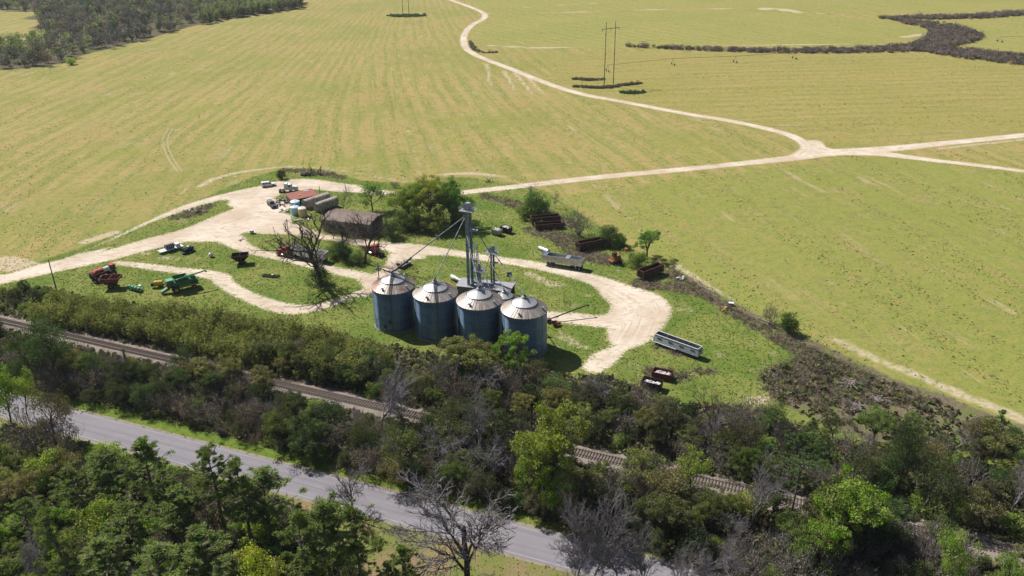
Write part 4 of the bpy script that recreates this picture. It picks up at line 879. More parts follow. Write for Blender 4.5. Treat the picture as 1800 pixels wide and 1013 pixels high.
# --- open bins with white debris
def debris_box(a,b_,L,W,H,label,wall,fill_col,seed,wheels_=False,closed=False,group=None):
    c,ang,l=between(a,b_); t=thing('scrap_wagon',label,'wagon',(*c,0),ang,group); rnd=random.Random(seed)
    b=MB(); b.hopper(-L/2,L/2,-W/2,W/2,.45,-L/2-.05,L/2+.05,-W/2-.05,W/2+.05,.45+H,.08); b.build('box',wall,t)
    b=MB(); 
    for s in (-1,1):
        for k in range(6): b.box(-L/2+.2+k*(L-.4)/5,s*(W/2+.07),.5,.09,.09,H-.05)
    b.build('side_ribs',wall,t)
    if closed: b=MB().box(0,0,.45+H*.72,L-.2,W-.2,.1)
    else:
        b=MB(); b.box(0,0,.5,L-.25,W-.25,H*.45)
    b.build('fill_base',DRUST if not closed else WHITEP,t)
    b=MB()
    for k in range(70 if not closed else 40):
        b.box(rnd.uniform(-L/2+.5,L/2-.5),rnd.uniform(-W/2+.45,W/2-.45),.5+H*(.45 if not closed else .8)+rnd.uniform(-.02,.12),rnd.uniform(.15,.55),rnd.uniform(.1,.4),rnd.uniform(.05,.25),rz=rnd.uniform(0,3),ry=rnd.uniform(-.5,.5))
    b.build('debris',fill_col,t); MB().box(0,0,.3,L*.95,W*.5,.15).build('frame',DRUST,t); wheels(t,[-L*.32,L*.32],W*.38,.35,.22,hub=DRUST)
    return t
debris_box((1129,678),(1162,686),4.3,2.3,1.5,'rusty wagon of white scraps, nearer of the pair on the right lawn',DMAR,WHITEP,1,group='rusty wagons of white scraps')
debris_box((1148,661),(1180,668),4.3,2.3,1.3,'rusty wagon of pinkish scraps, farther one of the right lawn pair',MAROON,paint('scrap_pinkish',(.62,.56,.56),.6,0,.5,(.45,.2,.15)),2,group='rusty wagons of white scraps')
debris_box((866,411),(881,415),2.9,2.0,1.5,'small pale box wagon with a white top beside its darker twin',OLDW,WHITEP,3,closed=True,group='white-topped box wagons')
debris_box((881,406),(899,411),3.4,2.1,1.5,'dark brown box wagon with a white top on the north lawn',DMAR,WHITEP,4,closed=True,group='white-topped box wagons')
# --- rusty cage wagons (old cotton trailers)
def cage(a,b_,L,W,H,label,seed,lean=0):
    c,ang,l=between(a,b_); t=thing('cage_wagon',label,'wagon',(*c,0),ang,'rusted cage wagons by the hedge'); rnd=random.Random(seed)
    b=MB()
    for s in (-1,1):
        for k in range(int(L/1.1)+1): b.box(-L/2+k*L/int(L/1.1),s*W/2,.8,.12,.12,H)
        for z in (.8,.8+H*.5,.8+H-.1): b.box(0,s*W/2,z,L+.2,.1,.14)
    for e in (-1,1):
        for k in range(3): b.box(e*L/2,-W/2+W*(k+.5)/3,.8,.12,.12,H)
        for z in (.85,.8+H-.12): b.box(e*(L/2+.01),0,z,.1,W,.13)
    b.build('cage_frame',RUST,t)
    b=MB(); b.box(0,-W/2+.07,.95,L-.2,.03,H*.82).box(0,W/2-.07,.95,L-.2,.03,H*.82).box(L/2-.08,0,.95,.03,W-.2,H*.82); b.build('mesh_panel',DRUST,t)
    MB().box(0,0,.75,L,W-.2,.1).build('floor',DRUST,t); b=MB().cyl((-L/2,0,.7),(-L/2-1.6,0,.4),.08,.06,6); b.build('tongue',RUST,t)
    b=MB(); [b.box(rnd.uniform(-L/2+1,L/2-1),rnd.uniform(-W/3,W/3),.85,rnd.uniform(.8,2),.2,.3,rz=rnd.uniform(0,3)) for k in range(8)]; b.build('scrap_inside',ORUST if seed==3 else DRUST,t)
    wheels(t,[-L*.35,L*.35],W*.42,.42,.25,hub=DRUST)
cage((932,397),(985,392),9.6,2.6,2.2,'rusted brown cage wagon farthest from the bins, its top boards showing, below the green shrubs',1)
cage((938,404),(990,400),9.0,2.4,1.2,'low rusted cage wagon parked tight in front of the farthest cage wagon',5)
cage((1013,442),(1066,431),9.8,2.5,2.0,'rusted brown cage wagon in the middle of the hedge row above the silver trailer',2)
cage((1121,494),(1164,478),8.2,2.5,2.2,'rusted cage wagon with orange scrap inside, nearest the end of the hedge row',3)
# --- old rusted machine
x,y=G(1082,462); t=thing('rusted_excavator','orange-brown rusted old digging machine tangled in bushes between two cage wagons','excavator',(x,y,0),R(35))
b=MB(); b.box(0,0,.9,2.6,2.0,1.6,top=(.8,.9)); b.build('body',ORUST,t); b=MB(); [b.box(0,s*1.0,0,3.2,.45,.8,top=(.8,1)) for s in (-1,1)]; b.build('tracks',DRUST,t)
b=MB(); b.cyl((.8,0,2.0),(2.6,0,3.6),.2,.15,6).cyl((2.6,0,3.6),(3.8,0,3.4),.15,.12,6); b.build('boom',ORUST,t); b=MB(); b.box(4.0,0,2.9,.9,1.1,.7,top=(.7,1)); b.build('bucket',ORUST,t); b=MB(); b.box(-.9,-.4,2.4,1.1,1.0,1.2); b.build('cab',DRUST,t); b=MB().box(-1.6,.3,.6,.8,2.2,.5).cyl((-1.6,-.8,1.0),(-2.0,-.9,2.2),.08,.08,5); b.build('counterweight',ORUST,t)
# --- scrap between pickup and shed
def junk(px,py,label,name,seed,n,spread,mats,cat='scrap pile',h=1.0,size=(.4,1.8),rz=0):
    x,y=G(px,py); t=thing(name,label,cat,(x,y,0),rz); rnd=random.Random(seed)
    for mi,m in enumerate(mats):
        b=MB()
        for k in range(n): b.box(rnd.uniform(-1,1)*spread[0],rnd.uniform(-1,1)*spread[1],rnd.uniform(0,h),rnd.uniform(*size),rnd.uniform(.1,.5),rnd.uniform(.05,.4),rz=rnd.uniform(0,3.1),ry=rnd.uniform(-.4,.4))
        b.build(['frames','boards','panels','bits'][mi],m,t)
    return t
t=junk(500,358,'heap of truck frames, tyres and pallets beside the pickup truck','scrap_pile',11,12,(3.2,3.6),[DRUST,OLIVE,GREYP],h=1.1)
b=MB(); rnd=random.Random(5); [b.cyl((x:=rnd.uniform(-3,3),y_:=rnd.uniform(0,4),z_:=rnd.uniform(.1,.9)),(x,y_,z_+.28),.5,.5,12) for k in range(9)]; b.build('tyres',TYRE,t)
junk(508,372,'scatter of pale planks and pallets in front of the blue tanks','pallet_heap',12,9,(3.0,1.6),[OLDW,OLIVE],h=.5)
junk(530,388,'white rubble and planks at the foot of the tan yellow tank','plank_heap',13,6,(2.4,1.0),[WHITEP,OLDW],h=.3)
t=junk(555,308,'row of dark old plough frames and tyres on the grass above the yard','plough_row',14,10,(3.4,1.2),[DRUST,DARKST],h=.9)
for s,dx in ((1,-1.2),(-1,1.6)): b=MB(); b.cyl((dx,0,.2),(dx-s*.9,.3,3.8),.16,.12,6).cyl((dx+1.2*s,0,.2),(dx-s*.6,.3,3.2),.12,.1,6); b.build('raised_wing',DRUST,t)
t=junk(537,309,'pile of old tyres and metal beside the plough frames','tyre_pile',15,7,(1.8,.9),[DRUST,DARKST],h=.8)
b=MB(); [b.cyl((-1.6+k*.55,rnd.uniform(-.4,.4),.0),(-1.6+k*.55+.2,0,.9),.42,.42,12) for k in range(7)]; b.build('tyres',TYRE,t)
t=junk(353,374,'low scrap wagon and boards on the dry grass island in the yard','scrap_wagon',16,5,(1.8,.9),[DRUST,OLDW],h=.6,size=(.8,2.2)); 
junk(332,372,'few pale boards lying on the dry grass island','board_scatter',17,4,(1.8,.8),[WHITEP,OLIVE],h=.15,size=(.4,1.4))
x,y=G(338,369); t=thing('oil_drum','single pale drum standing on the dry grass island','drum',(x,y,0)); b=MB(); b.lathe([(.3,0),(.3,.28),(.315,.3),(.3,.32),(.3,.6),(.315,.62),(.3,.64),(.3,.9),(.01,.9)],14); b.build('barrel',OLDW,t); MB().cyl((0,.15,.9),(0,.15,.93),.05,.05,8).build('bung',DARKST,t)
junk(427,422,'thin grey concrete slabs lying at the grass corner by the tote','slab_scatter',18,5,(1.6,.6),[CONC],h=.1,size=(.6,1.6),rz=R(15))
junk(1198,491,'white scrap metal sheets on the brush strip beyond the last cage wagon','sheet_scatter',19,6,(1.2,.7),[WHITEP,GREYP],h=.4,size=(.5,1.6))
def log(a,b_,r,m,label,name='fence_pole',cat='pole'):
    A_=Vector((*G(*a),r*2));B_=Vector((*G(*b_),r*2)); t=thing(name,label,cat,tuple(A_)); MB().cyl((0,0,0),B_-A_,r,r*.7,7).build('shaft',m,t); MB().cyl((B_-A_)*.02,(B_-A_)*-.01,r*1.15,r*1.15,7).build('butt',m,t); return t
log((1226,502),(1264,520),.13,OLDW,'pale fallen pole lying along the dark brush strip')
log((1333,561),(1362,574),.16,OLDW,'pale fallen pole lying left of the dark round bush on the brush strip')
log((1385,768),(1352,750),.12,OLDW,'long thin pale log leaning in the thicket right of centre')
log((1134,762),(1188,798),.09,OLDW,'very thin pale leaning stick above the railway in the right thicket')
x,y=G(1273,546); t=thing('yellow_implement','bent bright yellow metal implement at the edge of the brush strip','farm implement',(x,y,0),R(25)); b=MB(); b.cyl((-1.1,-.3,.2),(.9,.3,.4),.16,.14,6).cyl((.2,.1,.4),(.9,.7,.7),.14,.1,6).cyl((-.2,0,.3),(.3,-.6,.2),.12,.1,6); b.build('frame',YEL,t); MB().box(.7,.3,.3,.5,.4,.4).build('shoe',YEL,t)
x,y=G(1285,537); t=thing('appliance','discarded white box-like appliance on the brush strip above the yellow implement','appliance',(x,y,0),R(-15)); MB().box(0,0,0,1.3,.9,.75).build('cabinet',paint('appliance_grey',(.3,.28,.28),.6),t); MB().box(0,0,.75,1.34,.94,.06).build('lid',WHITEP,t)
x,y=G(867,327); t=thing('field_marker','small dark tangle of upright stakes above the road behind the big green trees','stakes',(x-1.5,y+4,0)); b=MB(); [b.cyl((rnd.uniform(-1.6,1.6),rnd.uniform(-.5,.5),0),(rnd.uniform(-1.8,1.8),rnd.uniform(-.5,.5),rnd.uniform(.8,2.0)),.1,.06,5) for k in range(9)]; b.build('stakes',DARKST,t)
# --- slash piles in the brush
def slash(px,py,s,label,seed,c):
    x,y=G(px,py); t=thing('branch_pile',label,'branch pile',(x,y,0)); rnd=random.Random(seed); b=MB()
    for k in range(70):
        a=rnd.uniform(0,6.28); r=rnd.uniform(0,.9)*s; p=Vector((r*math.cos(a),r*math.sin(a)*.7,rnd.uniform(.05,.9)*s*.35)); q=p+Vector((rnd.gauss(0,1),rnd.gauss(0,.8),rnd.uniform(-.1,.45)))*s*.5; b.cyl(p,q,rnd.uniform(.05,.13),.03,4)
    b.build('sticks',paint('stick_grey' if c else 'stick_dark',(.36,.31,.28) if c else (.05,.035,.03),.9),t); b=MB(); [b.cyl((rnd.uniform(-s,s)*.5,rnd.uniform(-s,s)*.4,.3),(rnd.uniform(-s,s)*1.1,rnd.uniform(-s,s)*.5,.15),.16,.12,6) for k in range(4)]; b.build('logs',OLDW,t)
slash(1443,655,2.2,'dark burnt root and branch pile on the brown brush patch',1,0); slash(1495,678,2.4,'pale grey heap of sticks right of the dark branch pile',2,1); slash(1540,704,2.0,'small pale stick heap near the far edge of the brown brush',3,1); slash(1500,718,2.2,'fallen grey branch tops at the lower side of the brown brush',4,1)
# --- centre-pivot irrigation arms
PG=paint('pivot_steel',(.20,.26,.22),.5,.4,.3)
def pivot(pts,label):
    w=[np.array(G(*p)) for p in pts]; t=thing('irrigation_pivot',label,'irrigation machine',(*w[0],0))
    for i,q in enumerate(w):
        o=Vector((*(q-w[0]),0)); b=MB()
        for s in (-1,1): b.cyl(o+Vector((s*.5,-2.2*s,.6)),o+Vector((0,0,3.8)),.09,.07,5)
        b.cyl(o+Vector((-.5,2.2,.6)),o+Vector((.5,-2.2,.6)),.1,.1,5)
        tw=b.build('tower',PG,t); 
        for s in (-1,1): b=MB().cyl(o+Vector((s*.5-.2,-2.2*s,.6)),o+Vector((s*.5+.2,-2.2*s,.6)),.6,.6,12); b.build('wheel',TYRE,tw)
    b=MB(); b.path([(*(q-w[0]),3.85) for q in w],.11,6); b.build('pipe',PG,t)
    return t
pivot([(1068,126),(1183,114.5),(1292,110),(1396,103.5)],'long low irrigation pipe on wheeled towers crossing the field beyond the pylon')
pivot([(1757,74),(1815,76)],'green irrigation tower alone in the far right field')
# ================================================================ VEGETATION
def leaf_material(name,trans=.35,var=.35):
    a=N(name); oi=a.n('ShaderNodeObjectInfo'); t=a.attr('tint'); p=a.pos(); n1=a.noise(p,.45,3,.6)
    hs=a.n('ShaderNodeHueSaturation'); a.t.links.new(oi.outputs['Color'],hs.inputs['Color'])
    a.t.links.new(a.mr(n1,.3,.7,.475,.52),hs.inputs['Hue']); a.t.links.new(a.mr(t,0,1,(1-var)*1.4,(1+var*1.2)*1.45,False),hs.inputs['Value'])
    a.t.links.new(a.mr(n1,.3,.7,.8,1.15),hs.inputs['Saturation'])
    d=a.n('ShaderNodeBsdfDiffuse'); tr=a.n('ShaderNodeBsdfTranslucent'); mx=a.n('ShaderNodeMixShader'); mx.inputs[0].default_value=trans
    a.t.links.new(hs.outputs[0],d.inputs['Color'])
    y=a.mix(1.0,hs.outputs[0],(1.25,1.2,.55),'MULTIPLY'); a.t.links.new(y,tr.inputs['Color'])
    a.t.links.new(d.outputs[0],mx.inputs[1]); a.t.links.new(tr.outputs[0],mx.inputs[2]); a.t.links.new(mx.outputs[0],a.out.inputs['Surface']); return a.m
LEAF=leaf_material('foliage'); NEED=leaf_material('needles',.22,.35); 
def bark_material(name,c0,c1):
    a=N(name); p=a.obj(); n=a.noise(p,2.5,4,.7); return a.principled(a.mix(n,c0,c1),.95,0,None,.1)
BARK=bark_material('bark_dark',(.045,.036,.030),(.10,.085,.07)); BARKG=bark_material('bark_grey',(.15,.135,.14),(.27,.245,.25)); BARKM=bark_material('bark_brown',(.09,.072,.06),(.17,.14,.12))
def nrm(v): return v/(np.linalg.norm(v)+1e-9)
def grow(rng,p,d,L,r,lev,maxlev,sp,segs,tips):
    n=sp.get('seg',3) if lev<3 else 2; pts=[p]
    for i in range(n):
        d=nrm(d+rng.normal(0,sp['wig'],3)+np.array([0,0,sp['up'][min(lev,len(sp['up'])-1)]]))
        q=p+d*L/n; r2=r*(1-(.55 if lev<maxlev else .8)*(i+1)/n) if lev else r*(1-.35*(i+1)/n)
        segs.append((p,q,r*(1-(.55 if lev else .35)*i/n),max(r2,sp['rmin']),lev)); p=q; pts.append(p)
    if lev>=maxlev: tips.append((p,lev)); return
    k=sp['kids'][min(lev,len(sp['kids'])-1)]; k=int(k+rng.random())
    az0=rng.uniform(0,6.28)
    for j in range(k):
        f=sp['from'][min(lev,len(sp['from'])-1)]; f=f+(1-f)*(j+.5)/k; x=f*n; i=min(int(x),n-1); o=pts[i]+(pts[i+1]-pts[i])*(x-i)
        az=az0+j*2.4+rng.uniform(-.4,.4); sp_=sp['spread'][min(lev,len(sp['spread'])-1)]*rng.uniform(.75,1.25)
        a=nrm(np.cross(d,[.3,.2,.9] if abs(d[2])<.9 else [1,0,0])); b=np.cross(d,a)
        nd=nrm(d*math.cos(sp_)+(a*math.cos(az)+b*math.sin(az))*math.sin(sp_))
        grow(rng,o,nd,L*sp['ratio'][min(lev,len(sp['ratio'])-1)]*rng.uniform(.75,1.15),r*(.62 if lev else .5)*(1 if k>1 else 1.2),lev+1,maxlev,sp,segs,tips)
    if lev>0: tips.append((p,lev))
def tubes(segs,n):
    if not segs: return np.zeros((0,3)),np.zeros((0,4),int)
    A=np.array([s[0] for s in segs]);B=np.array([s[1] for s in segs]);ra=np.array([s[2] for s in segs]);rb=np.array([s[3] for s in segs])
    d=B-A; d/=np.linalg.norm(d,axis=1)[:,None]+1e-9; ref=np.where(np.abs(d[:,2:3])<.9,[[0,0,1.]],[[1.,0,0]]); u=np.cross(d,ref); u/=np.linalg.norm(u,axis=1)[:,None]; v=np.cross(d,u)
    V=[]
    for P_,r in ((A,ra),(B,rb)):
        for i in range(n): t=2*math.pi*i/n; V.append(P_+(u*math.cos(t)+v*math.sin(t))*r[:,None])
    V=np.stack(V,1); m=len(segs); base=np.arange(m)[:,None]*2*n; F_=[]
    for i in range(n): j=(i+1)%n; F_.append(base+np.array([[i,j,j+n,i+n]]))
    return V.reshape(-1,3),np.stack(F_,1).reshape(-1,4)
def leaves(rng,C,size,aspect=.6,up=.3,tint=None,outdir=None):
    """one folded diamond per centre"""
    n=len(C); N_=rng.normal(0,1,(n,3)); N_[:,2]=N_[:,2]*.7+up; 
    if outdir is not None: N_+=outdir*.8
    N_/=np.linalg.norm(N_,axis=1)[:,None]; u=np.cross(N_,rng.normal(0,1,(n,3))); u/=np.linalg.norm(u,axis=1)[:,None]+1e-9; v=np.cross(N_,u)
    s=size*rng.uniform(.6,1.35,n)[:,None]; 
    V=np.stack([C-u*s*.5,C+v*s*.5*aspect+N_*s*.08,C+u*s*.5,C-v*s*.5*aspect-N_*s*.04],1).reshape(-1,3)
    F_=np.arange(4*n).reshape(n,4); ti=np.repeat(tint if tint is not None else rng.random(n),4); return V,F_,ti
def clump_leaves(rng,cs,rad,per,size,flat=.75,aspect=.6,shell=True):
    C=[];T=[];O=[]
    for c,r in zip(cs,rad):
        k=max(3,int(per*(r/np.mean(rad))**2*rng.uniform(.7,1.3))); d=rng.normal(0,1,(k,3)); d/=np.linalg.norm(d,axis=1)[:,None]
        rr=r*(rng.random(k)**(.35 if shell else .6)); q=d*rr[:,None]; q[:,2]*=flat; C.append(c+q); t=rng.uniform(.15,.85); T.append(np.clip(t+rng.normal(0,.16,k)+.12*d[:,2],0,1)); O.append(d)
    C=np.vstack(C);T=np.concatenate(T);O=np.vstack(O); return leaves(rng,C,size,aspect,.35,T,O)
PROTO={}
def proto(key,crown,trunk,leafm,barkm,w,h):
    """crown=(V,F,tint) trunk=(V,F)"""
    mc=mesh_np(key+'_crown',crown[0],crown[1],crown[2]); mc.materials.append(leafm)
    mt=mesh_np(key+'_trunk',trunk[0],trunk[1]) if trunk is not None else None
    if mt: mt.materials.append(barkm)
    PROTO[key]=(mc,mt,w,h)
def broad(key,seed,H=10,clear=.3,dens=34,leaf=.30,spreadk=1.0,lev=3,cl=.95,bm=None,clipw=None):
    rng=np.random.default_rng(seed); segs=[];tips=[]
    sp=dict(wig=.12,up=[.05,.10,.06,.02],kids=[6,4,3,3],spread=[.85*spreadk,.75,.7,.7],ratio=[.62,.58,.6,.6],rmin=.02,**{'from':[clear,.35,.3,.3]})
    grow(rng,np.zeros(3),np.array([0,0,1.]),H*.62,H*.022,0,lev,sp,segs,tips)
    P_=np.array([t[0] for t in tips]); P_=P_[P_[:,2]>H*.2]
    k=min(len(P_),230); P_=P_[rng.permutation(len(P_))[:k]]; s=H/(P_[:,2].max()+cl*.6); P_=P_*s
    segs=[(a*s,b*s,c*s,d*s,l) for a,b,c,d,l in segs]
    cr=clump_leaves(rng,P_,rng.uniform(.55,1.25,len(P_))*cl*H/10,dens,leaf*H/10)
    t1=tubes([x for x in segs if x[4]<=1],6); t2=tubes([x for x in segs if x[4]==2],3)
    tr=(np.vstack([t1[0],t2[0]]),np.vstack([t1[1],t2[1]+len(t1[0])]))
    w=2*np.percentile(np.hypot(cr[0][:,0],cr[0][:,1]),93); proto(key,cr,tr,LEAF,bm or BARK,w,H)
def pine(key,seed,H=10,start=.35,width=.24,dens=60):
    rng=np.random.default_rng(seed); segs=[]; lean=rng.normal(0,.012,2); pts=[np.array([lean[0]*i*H/8+rng.normal(0,.03),lean[1]*i*H/8+rng.normal(0,.03),i*H/8*.97]) for i in range(9)]
    for i in range(8): segs.append((pts[i],pts[i+1],H*.016*(1-i*.11),H*.016*(1-(i+1)*.11),0))
    cs=[];rad=[]
    z=start*H
    while z<H*.97:
        f=(z/H-start)/(1-start); L=width*H*(math.sin(math.pi*min(1,(f*.72+.26)))**.8)*(1.0 if f<.8 else .85)
        for k in range(int(rng.integers(3,6))):
            if rng.random()<.14: continue
            az=rng.uniform(0,6.28); l=L*rng.uniform(.5,1.15); up=.15+.6*f; x=z/H/.97*8; i=min(int(x),7); o=pts[i]+(pts[i+1]-pts[i])*(x-i); d=nrm(np.array([math.cos(az),math.sin(az),up])); m=o+d*l*.6; e=m+nrm(d+np.array([0,0,.5]))*l*.45
            segs.append((o,m,.05,.035,1)); segs.append((m,e,.035,.02,1))
            for q in range(int(2+l*2.0)):
                g=rng.uniform(.35,1.05); c=o+(e-o)*g+rng.normal(0,.16*l,3)*np.array([1,1,.5]); cs.append(c); rad.append(rng.uniform(.13,.25)*H/10)
        z+=H*rng.uniform(.04,.07)
    for q in range(7): cs.append(pts[-1]+rng.normal(0,.16,3)+np.array([0,0,.05])); rad.append(.3*H/10)
    C=[];T=[];O=[]
    for c,r in zip(cs,rad):                       # needle sprays: each spray's needles point up and out from its base
        k=int(dens*rng.uniform(.7,1.2)); d=rng.normal(0,1,(k,3)); d[:,2]=d[:,2]*.6+.75; d/=np.linalg.norm(d,axis=1)[:,None]
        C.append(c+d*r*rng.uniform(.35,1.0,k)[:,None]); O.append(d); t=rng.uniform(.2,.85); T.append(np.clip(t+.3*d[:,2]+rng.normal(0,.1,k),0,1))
    C=np.vstack(C);T=np.concatenate(T);O=np.vstack(O); n=len(C)
    side=np.cross(O,rng.normal(0,1,(n,3))); side/=np.linalg.norm(side,axis=1)[:,None]; ln=.095*H/10; wd=.017*H/10
    V=np.stack([C-O*ln-side*wd,C-O*ln*.6+side*wd*1.4,C+O*ln*1.1+side*wd*.8,C+O*ln-side*wd*1.1],1).reshape(-1,3); F_=np.arange(4*n).reshape(n,4)
    w=2*np.percentile(np.hypot(V[:,0],V[:,1]),95); proto(key,(V,F_,np.repeat(T,4)),tubes(segs,5),NEED,BARKM,w,H)
def bare(key,seed,H=10,kids=(6,5,4,4),lev=4,bm=None,clear=.28,spread=.75,rt=.016,twig=.012,up=.07,tm=None):
    rng=np.random.default_rng(seed); segs=[];tips=[]
    sp=dict(seg=4,wig=.2,up=[.03,up,up*.8,.05,.03],kids=list(kids)+[3],spread=[spread,.62,.6,.6,.6],ratio=[.66,.6,.58,.55,.5],rmin=twig*H/10,**{'from':[clear,.25,.2,.15,.1]})
    grow(rng,np.zeros(3),np.array([0,0,1.]),H*.55,H*rt,0,lev,sp,segs,tips)
    zm=max(s[1][2] for s in segs); s=H/zm; segs=[(a*s,b*s,c*s,max(d*s,twig*H/10),l) for a,b,c,d,l in segs]
    a=tubes([x for x in segs if x[4]<=1],7); b=tubes([x for x in segs if x[4]==2],4); c=tubes([x for x in segs if x[4]>=3],3)
    V=np.vstack([b[0],c[0]]); F_=np.vstack([b[1],c[1]+len(b[0])]); w=2*np.percentile(np.hypot(V[:,0],V[:,1]),93)
    proto(key,(V,F_,None),a,tm or bm or BARKG,bm or BARKG,w,H)
def shrub(key,seed,H=4,W=4,n=46,per=62,leaf=.20,flat=.8,aspect=.55,twiggy=False):
    """mound of leafy clumps on several stems"""
    rng=np.random.default_rng(seed); cs=[];rad=[];segs=[]
    for i in range(n):
        a=rng.uniform(0,6.28); r=W/2*.82*math.sqrt(rng.random()); e=math.sqrt(max(0,1-(r/(W/2))**2)); z=H*(e*rng.uniform(.25,.93)); z=max(z,.35)
        c=np.array([r*math.cos(a),r*math.sin(a),z]); cs.append(c); rad.append(rng.uniform(.35,.75)*min(1.15,W/4))
        if i%2==0: m=c*.5+rng.normal(0,.15,3); m[2]=abs(m[2]); segs.append((np.array([c[0]*.12,c[1]*.12,0]),m,.05,.04,0)); segs.append((m,c+np.array([0,0,rad[-1]*.8]),.04,.012,0))
    if twiggy:
        for i in range(260):
            c=cs[rng.integers(len(cs))]+rng.normal(0,.3,3); d=nrm(np.array([c[0]*.5,c[1]*.5,H*.7])+rng.normal(0,.7,3)); segs.append((c,c+d*rng.uniform(.4,1.1),.018,.008,0))
    cr=clump_leaves(rng,np.array(cs),rad,per,leaf,flat,aspect); cr[0][:,2]=np.maximum(cr[0][:,2],.03); proto(key,cr,tubes(segs,4),LEAF,BARKM if not twiggy else BARKG,W,H)
def domed(key,seed,H=10,W=8,n=110,per=85,leaf=.26,base=.22,mat=None):
    """full rounded crown of lobes over a forked trunk"""
    rng=np.random.default_rng(seed); nl=int(rng.integers(6,9)); L=[]
    for i in range(nl):
        a=i*2.4+rng.uniform(-.4,.4); r=W*rng.uniform(.10,.30); L.append((np.array([r*math.cos(a),r*math.sin(a),H*rng.uniform(base+.22,.78)]),W*rng.uniform(.20,.30)))
    cs=[];rad=[];segs=[]
    top=np.array([0,0,H*.3]); segs.append((np.zeros(3),top,H*.03,H*.022,0))
    for c,r in L:
        m=(top+c)/2+rng.normal(0,.2,3); segs.append((top*.8,m,H*.014,H*.01,1)); segs.append((m,c,H*.01,.03,1))
        for k in range(n//nl):
            d=rng.normal(0,1,3); d/=np.linalg.norm(d); d[2]=abs(d[2])*.9-.25 if rng.random()<.8 else d[2]; q=c+d*r*rng.uniform(.75,1.05)*np.array([1,1,.95])
            if q[2]<H*base: q[2]=H*base+rng.uniform(0,.5)
            cs.append(q); rad.append(rng.uniform(.38,.8)*W/8)
            if k%3==0: segs.append((c,q,.05,.02,1))
    cs=np.array(cs); s=H/(cs[:,2].max()+.4); cs[:,2]*=s
    cr=clump_leaves(rng,cs,rad,per,leaf,.8); w=2*np.percentile(np.hypot(cr[0][:,0],cr[0][:,1]),95); proto(key,cr,tubes(segs,6),LEAF,BARK,w,H)
for i in range(3): domed('domed%d'%i,131+i,leaf=.22,per=105)
for i in range(3): domed('full%d'%i,141+i,base=.08,n=150,per=95,leaf=.22,W=9)
for i in range(3): broad('broad%d'%i,11+i)
for i in range(2): broad('tall%d'%i,31+i,clear=.18,spreadk=.7,dens=30,cl=1.05)
for i in range(2): broad('evergreen%d'%i,41+i,clear=.12,spreadk=.85,dens=52,leaf=.24,cl=1.05)
for i in range(4): pine('pine%d'%i,51+i,start=.28+.08*(i%3),width=.17+.025*(i%3))
pine('round_pine',59,start=.5,width=.36,dens=70)
KB_=1
for i in range(3): bare('bare%d'%i,61+i,lev=5,kids=(7,6,5,4,3.4),twig=.005,bm=BARKG)
for i in range(2): bare('limb%d'%i,71+i,lev=5,kids=(6,6,5,4.2,3.6),bm=BARK,tm=BARKG,clear=.16,spread=.72,rt=.022,twig=.0055,up=.03)
for i in range(2): bare('dark%d'%i,75+i,lev=5,kids=(6,5,4,3,2.6),bm=BARK,clear=.25,spread=.62,rt=.024,twig=.007,up=.06)
for i in range(2): bare('thin%d'%i,81+i,lev=4,kids=(9,5,4,3),clear=.12,spread=.45,rt=.009,bm=BARKM,twig=.007,up=.12)
bare('pale0',91,lev=5,kids=(7,5,4,4,3),twig=.006,spread=.6,bm=BARKG,clear=.2,up=.12)
for i in range(4): shrub('shrub%d'%i,101+i,H=3.2+.5*(i%2),W=4.2,n=44+4*i)
for i in range(3): shrub('twig%d'%i,111+i,H=4,W=4,n=30,per=30,leaf=.15,twiggy=True)
for i in range(2): shrub('dome%d'%i,121+i,H=5,W=4.6,n=75,per=60,leaf=.2)
def plant(key,loc,H,color,label,cat='tree',name='tree',width=None,rz=None,group=None,bark=None):
    mc,mt,w,h=PROTO[key]; s=H/h; sx=s if width is None else s*max(.45,min(2.2,width/(w*s)))
    t=thing(name,label,cat,(loc[0],loc[1],-.03),rnd_.uniform(0,6.28) if rz is None else rz,group); t.scale=(sx,sx,s)
    isb=key.startswith(('bare','limb','thin','pale','dark')); shr=key.startswith(('shrub','twig','dome'))
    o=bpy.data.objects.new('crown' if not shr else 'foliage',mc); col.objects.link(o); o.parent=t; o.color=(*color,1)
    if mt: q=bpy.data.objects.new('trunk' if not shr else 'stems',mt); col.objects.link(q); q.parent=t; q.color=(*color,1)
    return t
rnd_=random.Random(7)
def tree(key,px,pyb,ytop,color,label,cat='tree',name='tree',wpx=None,**k):
    """base seen at photo point (px,pyb), top at height ytop"""
    H=max(1.0,height_at(px,pyb,ytop)); w=wpx/pxm(px,(pyb*.7+ytop*.3))*1.0 if wpx else None
    return plant(key,G(px,pyb),H,color,label,cat,name,w,**k)
# colours of leaves (base colours)
PINEC=(.105,.142,.04); PINED=(.075,.125,.035); LIME=(.20,.32,.035); SPRING=(.17,.29,.035); OLV=(.155,.165,.06); DKG=(.06,.09,.034); MIDG=(.12,.175,.045); BRN=(.155,.125,.08); GREYB=(.165,.14,.115); YG_=(.22,.26,.05); GRNB=(.14,.19,.055)
